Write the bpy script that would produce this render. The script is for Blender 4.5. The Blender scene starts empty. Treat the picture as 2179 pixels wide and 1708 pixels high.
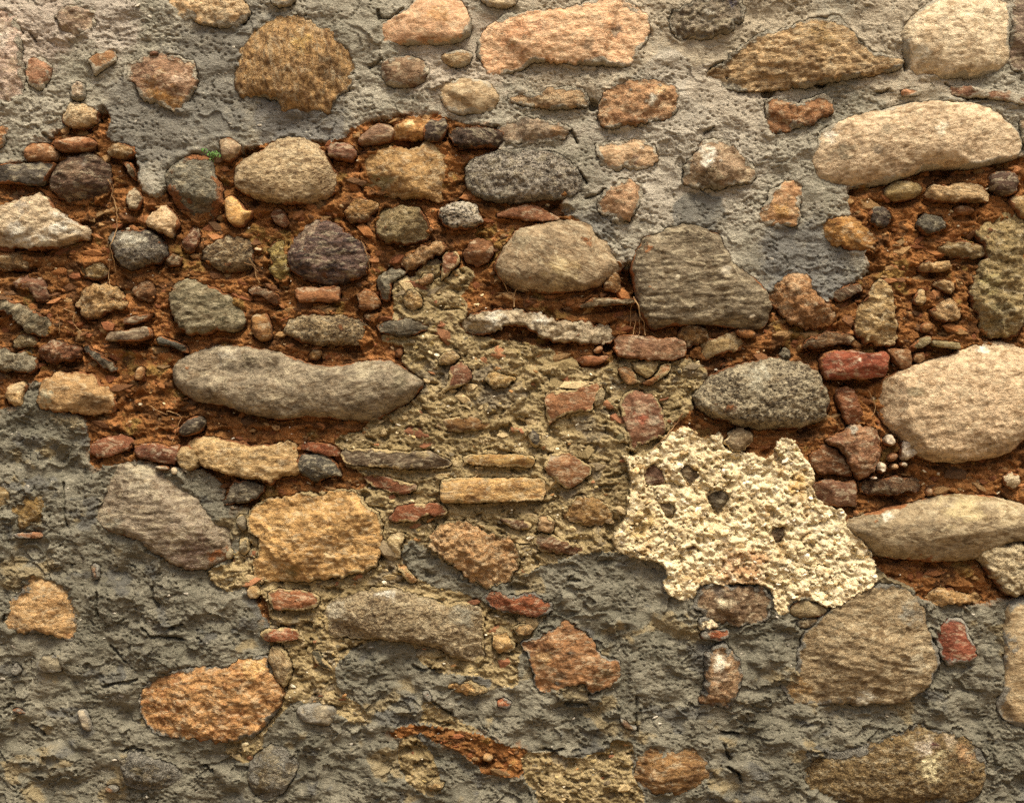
import bpy, math, random
import numpy as np
from math import radians as R_

sc = bpy.context.scene
# ------------------------------------------------------------------ camera, sky, sun, exposure
W_MM, H_MM = 2179.0, 1708.0          # the stretch of wall the photograph shows
ZB = 0.42                            # height of its lower edge above the ground (m)
DIST = 3.7
cam_d = bpy.data.cameras.new('camera'); cam = bpy.data.objects.new('camera', cam_d)
sc.collection.objects.link(cam); sc.camera = cam
cam.location = (W_MM/2000, -DIST, ZB + H_MM/2000)
cam.rotation_euler = (R_(90), 0, 0)
cam_d.sensor_width = 36; cam_d.lens = 36*DIST/(W_MM/1000); cam_d.clip_end = 1000; cam_d.clip_start = 0.05

SUN_EL, SUN_AZ = 61.0, 18.0          # high, a little to the right of the wall's normal
world = bpy.data.worlds.new('World'); sc.world = world; world.use_nodes = True
wt = world.node_tree; wt.nodes.clear()
sky = wt.nodes.new('ShaderNodeTexSky'); sky.sky_type = 'NISHITA'; sky.sun_disc = False
sky.sun_elevation = R_(SUN_EL); sky.sun_rotation = R_(180 - SUN_AZ)
sky.air_density = 1.0; sky.dust_density = 8.0; sky.ozone_density = 0.6
bg = wt.nodes.new('ShaderNodeBackground'); bg.inputs[1].default_value = 0.052
wo = wt.nodes.new('ShaderNodeOutputWorld')
wt.links.new(sky.outputs[0], bg.inputs[0]); wt.links.new(bg.outputs[0], wo.inputs[0])
sun_d = bpy.data.lights.new('sun', 'SUN'); sun_d.energy = 1.5; sun_d.angle = R_(20); sun_d.color = (1.0, 0.93, 0.78)
sun = bpy.data.objects.new('sun', sun_d); sc.collection.objects.link(sun)
sun.location = (2, -4, 6); sun.rotation_euler = (R_(90 - SUN_EL), 0, R_(SUN_AZ))
sc.view_settings.view_transform = 'Standard'; sc.view_settings.look = 'None'
sc.view_settings.gamma = 1.0; sc.view_settings.use_curve_mapping = False
sc.view_settings.exposure = 1.62
sc.cycles.use_denoising = False
sc.cycles.max_bounces = 4; sc.cycles.diffuse_bounces = 3

SAT = 0.93
KCOL = 0.92                          # photographed colour -> surface colour
# ------------------------------------------------------------------ small helpers
def lin(hexs, k=KCOL, sat=None):
    v = [int(hexs[i:i+2], 16)/255 for i in (0, 2, 4)]
    v = [c/12.92 if c <= 0.04045 else ((c+0.055)/1.055)**2.4 for c in v]
    y = .25*v[0]+.65*v[1]+.10*v[2]
    return tuple(min(0.9, k*(y+(sat or SAT)*(c-y))) for c in v)

_rs = np.random.RandomState(7)
_ga = _rs.rand(1024)*2*np.pi
_GX, _GY = np.cos(_ga).astype(np.float32), np.sin(_ga).astype(np.float32)
def _hash(ix, iy, seed):
    h = (ix.astype(np.uint32)*np.uint32(374761393) + iy.astype(np.uint32)*np.uint32(668265263)
         + np.uint32((seed*2246822519) & 0xffffffff))
    h = (h ^ (h >> np.uint32(13)))*np.uint32(1274126177)
    return h ^ (h >> np.uint32(16))
def perlin(x, y, seed=0):
    x = np.asarray(x, np.float32); y = np.asarray(y, np.float32)
    xf = np.floor(x); yf = np.floor(y); xi = xf.astype(np.int32); yi = yf.astype(np.int32)
    u = x-xf; v = y-yf
    def g(dx, dy):
        h = _hash(xi+dx, yi+dy, seed) & np.uint32(1023)
        return _GX[h]*(u-dx) + _GY[h]*(v-dy)
    fu = u*u*u*(u*(u*6-15)+10); fv = v*v*v*(v*(v*6-15)+10)
    a = g(0, 0); a = a + fu*(g(1, 0)-a)
    b = g(0, 1); b = b + fu*(g(1, 1)-b)
    return (a + fv*(b-a))*1.5
def fbm(x, y, lam, seed=0, octs=4, gain=0.5):
    t = 0; amp = 1.0; f = 1.0/lam; n = 0
    for o in range(octs):
        t = t + amp*perlin(x*f + o*17.3, y*f - o*9.1, seed+o*31); n += amp; amp *= gain; f *= 2.03
    return t/n
def voronoi(x, y, lam, seed=0):
    x = np.asarray(x/lam, np.float32); y = np.asarray(y/lam, np.float32)
    xi = np.floor(x).astype(np.int32); yi = np.floor(y).astype(np.int32)
    f1 = np.full(x.shape, 9, np.float32); f2 = f1.copy(); idc = np.zeros(x.shape, np.float32)
    for dx in (-1, 0, 1):
        for dy in (-1, 0, 1):
            h = _hash(xi+dx, yi+dy, seed)
            px = xi+dx + (h & np.uint32(1023)).astype(np.float32)/1023
            py = yi+dy + ((h >> np.uint32(10)) & np.uint32(1023)).astype(np.float32)/1023
            d = np.sqrt((px-x)**2 + (py-y)**2)
            c = d < f1
            f2 = np.where(c, f1, np.minimum(f2, d)); f1 = np.where(c, d, f1)
            idc = np.where(c, ((h >> np.uint32(20)) & np.uint32(1023)).astype(np.float32)/1023, idc)
    return f1, f2, idc
def sstep(a, b, x):
    t = np.clip((x-a)/(b-a), 0, 1); return t*t*(3-2*t)
def chaikin(p, n=1, c=0.25):
    for _ in range(n):
        q = np.roll(p, -1, 0); p = np.stack([(1-c)*p+c*q, c*p+(1-c)*q], 1).reshape(-1, 2)
    return p
def resample(p, n):
    q = np.vstack([p, p[:1]]); d = np.r_[0, np.cumsum(np.hypot(*np.diff(q, axis=0).T))]
    t = np.linspace(0, d[-1], n, endpoint=False)
    return np.stack([np.interp(t, d, q[:, 0]), np.interp(t, d, q[:, 1])], 1)
def sdf(px, py, poly):               # + inside, - outside
    px = px.astype(np.float32); py = py.astype(np.float32)
    best = np.full(px.shape, 1e12, np.float32); ins = np.zeros(px.shape, bool)
    n = len(poly)
    for i in range(n):
        ax, ay = poly[i]; bx, by = poly[(i+1) % n]
        ex, ey = bx-ax, by-ay; L = ex*ex+ey*ey+1e-9
        t = np.clip(((px-ax)*ex + (py-ay)*ey)/L, 0, 1)
        best = np.minimum(best, (px-ax-t*ex)**2 + (py-ay-t*ey)**2)
        if ay != by:
            ins ^= ((ay > py) != (by > py)) & (px < ex*(py-ay)/ey + ax)
    d = np.sqrt(best)
    return np.where(ins, d, -d)
def wpos(x, y, z):                   # wall millimetres (y down, z towards the viewer) -> world metres
    return np.stack([x/1000, -z/1000, ZB + (H_MM-y)/1000], -1)

COLX = {'A': 0, 'B': 800, 'C': 1600, 'D': 2404}; ROWY = {'1': 0, '2': 640, '3': 1280, '4': 1868}
def to_mm(tile, pts):                # a reading in one of the sixteen close views -> wall millimetres
    p = np.array(pts, float)
    if tile == 'F': return p
    return np.stack([(COLX[tile[0]] + p[:, 0]/2.135)/1.5622, (ROWY[tile[1]] + p[:, 1]/2.135)/1.5622], 1)
def pairs(s): return [tuple(float(v) for v in q.split(',')) for q in s.split()]

def new_mesh(name, verts, faces_flat, loop_totals, mat, smooth=True):
    me = bpy.data.meshes.new(name)
    nv = len(verts); nl = len(faces_flat); nf = len(loop_totals)
    me.vertices.add(nv); me.loops.add(nl); me.polygons.add(nf)
    me.vertices.foreach_set('co', np.asarray(verts, np.float32).ravel())
    me.loops.foreach_set('vertex_index', np.asarray(faces_flat, np.int32))
    st = np.r_[0, np.cumsum(loop_totals)[:-1]].astype(np.int32)
    me.polygons.foreach_set('loop_start', st)
    me.polygons.foreach_set('use_smooth', np.full(nf, smooth, bool))
    me.update(calc_edges=True); me.validate()
    if mat: me.materials.append(mat)
    return me
def vattr(me, name, typ, data):
    a = me.attributes.new(name, typ, 'POINT')
    a.data.foreach_set('color' if typ == 'FLOAT_COLOR' else 'value', np.asarray(data, np.float32).ravel())
def link(name, me, parent=None, loc=None):
    o = bpy.data.objects.new(name, me); sc.collection.objects.link(o)
    if loc is not None: o.location = loc
    if parent: o.parent = parent
    return o
# ------------------------------------------------------------------ materials
class NT:
    def __init__(s, name):
        s.m = bpy.data.materials.new(name); s.m.use_nodes = True; s.t = s.m.node_tree; s.t.nodes.clear()
        s.out = s.n('ShaderNodeOutputMaterial'); s.b = s.n('ShaderNodeBsdfPrincipled')
        s.t.links.new(s.b.outputs[0], s.out.inputs[0]); s.b.inputs['Roughness'].default_value = 0.92
        s.b.inputs['Specular IOR Level'].default_value = 0.25
    def n(s, typ, **kw):
        x = s.t.nodes.new(typ)
        for k, v in kw.items(): setattr(x, k, v)
        return x
    def set(s, sock, v):
        if hasattr(v, 'is_linked') or hasattr(v, 'links'): s.t.links.new(v, sock)
        elif sock.type == 'VECTOR' and isinstance(v, (int, float)): sock.default_value = (v, v, v)
        else: sock.default_value = v
    def math(s, op, a, b=0.0, c=None, clamp=False):
        x = s.n('ShaderNodeMath', operation=op, use_clamp=clamp); s.set(x.inputs[0], a); s.set(x.inputs[1], b)
        if c is not None: s.set(x.inputs[2], c)
        return x.outputs[0]
    def vmath(s, op, a, b):
        x = s.n('ShaderNodeVectorMath', operation=op); s.set(x.inputs[0], a); s.set(x.inputs[1], b); return x.outputs[0]
    def noise(s, vec, scale, detail=4, rough=0.55, dist=0.0):
        x = s.n('ShaderNodeTexNoise'); s.set(x.inputs['Vector'], vec); s.set(x.inputs['Scale'], scale)
        x.inputs['Detail'].default_value = detail; x.inputs['Roughness'].default_value = rough
        x.inputs['Distortion'].default_value = dist; return x.outputs[0]
    def voro(s, vec, scale, feature='F1'):
        x = s.n('ShaderNodeTexVoronoi', feature=feature); s.set(x.inputs['Vector'], vec); s.set(x.inputs['Scale'], scale)
        return x
    def mix(s, f, a, b, blend='MIX'):
        x = s.n('ShaderNodeMix', data_type='RGBA', blend_type=blend)
        s.set(x.inputs[0], f); s.set(x.inputs[6], a); s.set(x.inputs[7], b); return x.outputs[2]
    def ramp(s, v, lo, hi, a=0.0, b=1.0):
        x = s.n('ShaderNodeMapRange'); x.interpolation_type = 'SMOOTHSTEP'
        s.set(x.inputs[0], v); s.set(x.inputs[1], lo); s.set(x.inputs[2], hi); s.set(x.inputs[3], a); s.set(x.inputs[4], b)
        return x.outputs[0]
    def attr(s, name, typ='GEOMETRY'):
        return s.n('ShaderNodeAttribute', attribute_name=name, attribute_type=typ)
    def bump(s, h, strength, dist, prev=None):
        x = s.n('ShaderNodeBump'); s.set(x.inputs['Strength'], strength); s.set(x.inputs['Distance'], dist); s.set(x.inputs['Height'], h)
        if prev is not None: s.t.links.new(prev, x.inputs['Normal'])
        return x.outputs[0]
    def finish(s, col, nrm):
        s.t.links.new(col, s.b.inputs['Base Color']); s.t.links.new(nrm, s.b.inputs['Normal']); return s.m
def rgba(h, k=KCOL):
    v = lin(h, k); return (v[0]*.99, v[1]*1.0, v[2]*.96, 1.0)

def stone_material():
    s = NT('weathered_stone')
    tc = s.n('ShaderNodeTexCoord'); oi = s.n('ShaderNodeObjectInfo')
    off = s.math('MULTIPLY', oi.outputs['Random'], 37.0)
    P = s.vmath('ADD', s.vmath('MULTIPLY', tc.outputs['Object'], s.math('MULTIPLY_ADD', s.math('FRACT', s.math('MULTIPLY', oi.outputs['Random'], 7.31)), 0.9, 0.65)), off)
    ca, cb = s.attr('ca', 'OBJECT').outputs['Color'], s.attr('cb', 'OBJECT').outputs['Color']
    smc = s.attr('smc', 'OBJECT').outputs['Color']
    ang, strk = s.attr('ang', 'OBJECT').outputs['Fac'], s.attr('strk', 'OBJECT').outputs['Fac']
    spk, bmp = s.attr('spk', 'OBJECT').outputs['Fac'], s.attr('bmp', 'OBJECT').outputs['Fac']
    rot = s.n('ShaderNodeVectorRotate', rotation_type='AXIS_ANGLE'); rot.inputs['Axis'].default_value = (0, 1, 0)
    s.set(rot.inputs['Vector'], tc.outputs['Object']); s.set(rot.inputs['Angle'], ang)
    warp = s.noise(P, 14, 2, 0.5)
    st = s.vmath('ADD', s.vmath('MULTIPLY', rot.outputs[0], (1.0, 1.0, 4.2)), s.math('MULTIPLY_ADD', warp, 0.18, off))
    n1 = s.noise(P, 13, 5, 0.6, 0.4)
    n2 = s.noise(st, 26, 6, 0.68, 0.5)
    n3 = s.noise(s.vmath('MULTIPLY', P, (1.0, 1.0, 1.5)), 120, 3, 0.6, 0.6)
    n4 = s.noise(P, 420, 2, 0.6)
    n5 = s.noise(P, 52, 5, 0.65, 0.5)
    # tone of the stone: broad patches, bedding streaks, mineral grain
    f = s.math('MULTIPLY_ADD', s.math('SUBTRACT', n2, 0.5), s.math('MULTIPLY', strk, 2.6), n1)
    f = s.math('MULTIPLY_ADD', s.math('SUBTRACT', n3, 0.5), s.math('MULTIPLY', spk, 3.4), f)
    col = s.mix(s.ramp(f, 0.35, 0.80), ca, cb)
    gr = s.math('MULTIPLY_ADD', s.math('SUBTRACT', n4, 0.5), 0.9, 1.04)
    gr = s.math('MULTIPLY_ADD', s.math('SUBTRACT', n3, 0.5), s.math('MULTIPLY_ADD', spk, 1.2, 1.0), gr)
    gr = s.math('MULTIPLY_ADD', s.math('SUBTRACT', n1, 0.5), 0.5, gr)
    gr = s.math('MULTIPLY_ADD', s.math('SUBTRACT', n5, 0.5), s.math('MULTIPLY_ADD', s.attr('ru', 'OBJECT').outputs['Fac'], 1.1, 0.6), gr)
    geo = s.n('ShaderNodeNewGeometry'); wth = s.noise(s.vmath('MULTIPLY', geo.outputs['Position'], (1.0, 1.0, 0.35)), 6, 5, 0.6)
    gr = s.math('MULTIPLY_ADD', s.math('SUBTRACT', wth, 0.5), 0.55, gr)
    gr = s.math('MAXIMUM', gr, 0.12)
    cr = s.n('ShaderNodeCombineColor'); [s.set(cr.inputs[i], gr) for i in range(3)]
    col = s.mix(1.0, col, cr.outputs[0], 'MULTIPLY')
    # tint patches of the single stone: stains, minerals, paler tops, one painted underside shade
    ti = s.attr('tint')
    m = s.math('ADD', ti.outputs['Alpha'], s.math('MULTIPLY', s.math('SUBTRACT', s.noise(P, 55, 4, 0.65), 0.5), 1.5))
    tcol = s.mix(1.0, ti.outputs['Color'], cr.outputs[0], 'MULTIPLY')
    col = s.mix(s.math('MULTIPLY', s.ramp(m, 0.15, 1.0), s.ramp(ti.outputs['Alpha'], 0.02, 0.3)), col, tcol)
    # umber weathering and paler worn skin, in patches that follow the bedding
    wv = s.vmath('ADD', s.vmath('MULTIPLY', rot.outputs[0], (1.0, 1.0, 2.2)), s.math('MULTIPLY_ADD', off, 1.7, 2.0))
    um = s.math('MULTIPLY', s.ramp(s.noise(wv, 30, 6, 0.72, 0.8), 0.49, 0.60), 0.72)
    col = s.mix(um, col, s.mix(1.0, col, (0.42, 0.34, 0.25, 1.0), 'MULTIPLY'))
    wo_ = s.math('MULTIPLY', s.ramp(s.noise(s.vmath('ADD', wv, 4.7), 36, 6, 0.72, 0.8), 0.50, 0.62), 0.75)
    col = s.mix(wo_, col, s.mix(0.45, col, rgba('dccba6')))
    # dark pits and pale crumbs
    pits = s.ramp(s.voro(P, 150).outputs['Distance'], 0.10, 0.26, 1.0, 0.0)
    pits = s.math('MULTIPLY', pits, s.ramp(s.noise(P, 30, 2), 0.52, 0.66))
    col = s.mix(s.math('MULTIPLY', pits, 0.55), col, rgba('3a2c1c'))
    fl = s.ramp(s.voro(s.vmath('ADD', P, 3.3), 110).outputs['Distance'], 0.08, 0.2, 1.0, 0.0)
    fl = s.math('MULTIPLY', fl, s.ramp(s.noise(P, 22, 2), 0.60, 0.70))
    col = s.mix(s.math('MULTIPLY', fl, 0.5), col, rgba('ddd0b4'))
    # mortar or soil left on the stone near its joints
    sm = s.attr('smear').outputs['Fac']
    sn = s.math('ADD', sm, s.math('MULTIPLY', s.math('SUBTRACT', s.noise(P, 42, 5, 0.7), 0.5), 1.6))
    sf = s.math('MULTIPLY', s.ramp(sn, 0.48, 0.72), s.ramp(sm, 0.02, 0.25))
    col = s.mix(sf, col, s.mix(1.0, smc, cr.outputs[0], 'MULTIPLY'))
    h = s.math('MULTIPLY', s.math('SUBTRACT', n2, 0.5), s.math('MULTIPLY', strk, 1.3))
    h = s.math('ADD', h, s.math('MULTIPLY', n3, s.math('MULTIPLY_ADD', spk, 0.5, 0.25)))
    h = s.math('ADD', h, s.math('MULTIPLY', n5, 0.7))
    h = s.math('ADD', h, s.math('MULTIPLY', n4, 0.10))
    h = s.math('SUBTRACT', h, s.math('MULTIPLY', pits, 0.3))
    h = s.math('ADD', h, s.math('MULTIPLY', sf, s.math('MULTIPLY_ADD', n3, 0.5, 0.12)))
    s.b.inputs['Roughness'].default_value = 0.85
    return s.finish(col, s.bump(h, s.math('MULTIPLY', bmp, 1.0, clamp=False), 0.011))

def mortar_material(name, c1, c2, c3, flecks, fleck_amt, grain, bump_d, dark='2a2018', stretch=(1, 1, 2.1)):
    s = NT(name); g = s.n('ShaderNodeNewGeometry'); P = g.outputs['Position']
    Q = s.vmath('MULTIPLY', P, stretch)
    n1 = s.noise(P, 7, 5, 0.6, 0.5); n2 = s.noise(Q, 60, 5, 0.65, 0.8); n3 = s.noise(Q, 190, 3, 0.6, 0.5); n4 = s.noise(P, 520, 2, 0.5)
    col = s.mix(s.ramp(n1, 0.36, 0.64), rgba(c1), rgba(c2))
    col = s.mix(s.ramp(n2, 0.50, 0.72), col, rgba(c3))
    gr = s.math('MULTIPLY_ADD', s.math('SUBTRACT', n3, 0.5), grain, 1.0)
    gr = s.math('MULTIPLY_ADD', s.math('SUBTRACT', n4, 0.5), 0.6, gr)
    gr = s.math('MULTIPLY_ADD', s.math('SUBTRACT', s.noise(P, 19, 5, 0.65, 0.6), 0.5), 0.8, gr)
    wth = s.noise(s.vmath('MULTIPLY', P, (1.0, 1.0, 0.35)), 6, 5, 0.6)
    gr = s.math('MULTIPLY_ADD', s.math('SUBTRACT', wth, 0.5), 0.55, gr)
    gr = s.math('MAXIMUM', gr, 0.12)
    cr = s.n('ShaderNodeCombineColor'); [s.set(cr.inputs[i], gr) for i in range(3)]
    ti = s.attr('tint')
    m = s.math('ADD', ti.outputs['Alpha'], s.math('MULTIPLY', s.math('SUBTRACT', s.noise(P, 50, 4, 0.65), 0.5), 1.3))
    col = s.mix(s.math('MULTIPLY', s.ramp(m, 0.25, 0.8), s.ramp(ti.outputs['Alpha'], 0.02, 0.2)), col, ti.outputs['Color'])
    col = s.mix(1.0, col, cr.outputs[0], 'MULTIPLY')
    v = s.voro(P, 95); fl = s.ramp(v.outputs['Distance'], 0.12, 0.26, 1.0, 0.0)
    fl = s.math('MULTIPLY', fl, s.ramp(s.noise(P, 33, 2), 0.70 - fleck_amt, 0.78 - fleck_amt))
    col = s.mix(fl, col, rgba(flecks))
    pit = s.ramp(s.voro(s.vmath('ADD', Q, 5.1), 120).outputs['Distance'], 0.08, 0.28, 1.0, 0.0)
    pit = s.math('MULTIPLY', pit, s.ramp(s.noise(P, 24, 3), 0.50, 0.62))
    col = s.mix(s.math('MULTIPLY', pit, 0.45), col, rgba(dark))
    h = s.math('ADD', s.math('MULTIPLY', n2, 0.9), s.math('MULTIPLY', n3, 0.55))
    h = s.math('ADD', h, s.math('MULTIPLY', n4, 0.15)); h = s.math('SUBTRACT', h, s.math('MULTIPLY', pit, 0.45))
    h = s.math('ADD', h, s.math('MULTIPLY', fl, 0.25))
    s.b.inputs['Roughness'].default_value = 0.97; s.b.inputs['Specular IOR Level'].default_value = 0.12
    return s.finish(col, s.bump(h, 1.0, bump_d))

def simple_material(name, c1, c2, scale=60, rough=0.8):
    s = NT(name); tc = s.n('ShaderNodeTexCoord'); n = s.noise(tc.outputs['Object'], scale, 4)
    s.b.inputs['Roughness'].default_value = rough
    return s.finish(s.mix(s.ramp(n, 0.35, 0.65), rgba(c1), rgba(c2)), s.bump(n, 0.4, 0.002))
def vcol_material(name):
    s = NT(name); g = s.n('ShaderNodeNewGeometry'); n = s.noise(g.outputs['Position'], 260, 3)
    cr = s.n('ShaderNodeCombineColor'); v = s.math('MULTIPLY_ADD', n, 0.9, 0.55); [s.set(cr.inputs[i], v) for i in range(3)]
    return s.finish(s.mix(1.0, s.attr('tint').outputs['Color'], cr.outputs[0], 'MULTIPLY'), s.bump(n, 0.8, 0.003))

M_STONE = stone_material()
M_CEM_UP = mortar_material('sky_paled_cement', 'a49b89', '8c8574', 'b8ae9b', 'd8d0bc', 0.02, 0.9, 0.0065)  # paler than the lower cement; sky brightness from above partly put into this colour
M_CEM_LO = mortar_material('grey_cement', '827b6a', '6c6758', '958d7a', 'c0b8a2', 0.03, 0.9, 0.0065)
M_EARTH = mortar_material('earth_mortar', '9c6634', '704822', 'ac7a44', 'cfa878', 0.06, 1.3, 0.009, dark='2c1608', stretch=(1, 1, 1.2))
M_LIME = mortar_material('lime_mortar', 'a48f66', '8a7650', 'b6a07a', 'ece0c0', 0.14, 1.0, 0.006, dark='2e2414', stretch=(1, 1, 1.2))
M_PLAST = mortar_material('lime_plaster', 'ecd8ae', 'd6be90', 'f4e6c8', 'fff2de', 0.10, 1.0, 0.007, dark='6a4e28', stretch=(1, 1, 1.3))
M_GRIT = vcol_material('loose_grit')
M_ROOT = simple_material('dry_root', 'b08c5c', '7c5834')
M_LEAF = simple_material('green_leaf', '4f7a34', '6f9a48')
M_GROUND = simple_material('packed_earth', '8a7456', '6c5840', 6, 0.95)
M_CORE = simple_material('wall_core', '8c8474', '756c5c', 12, 0.95)
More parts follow.
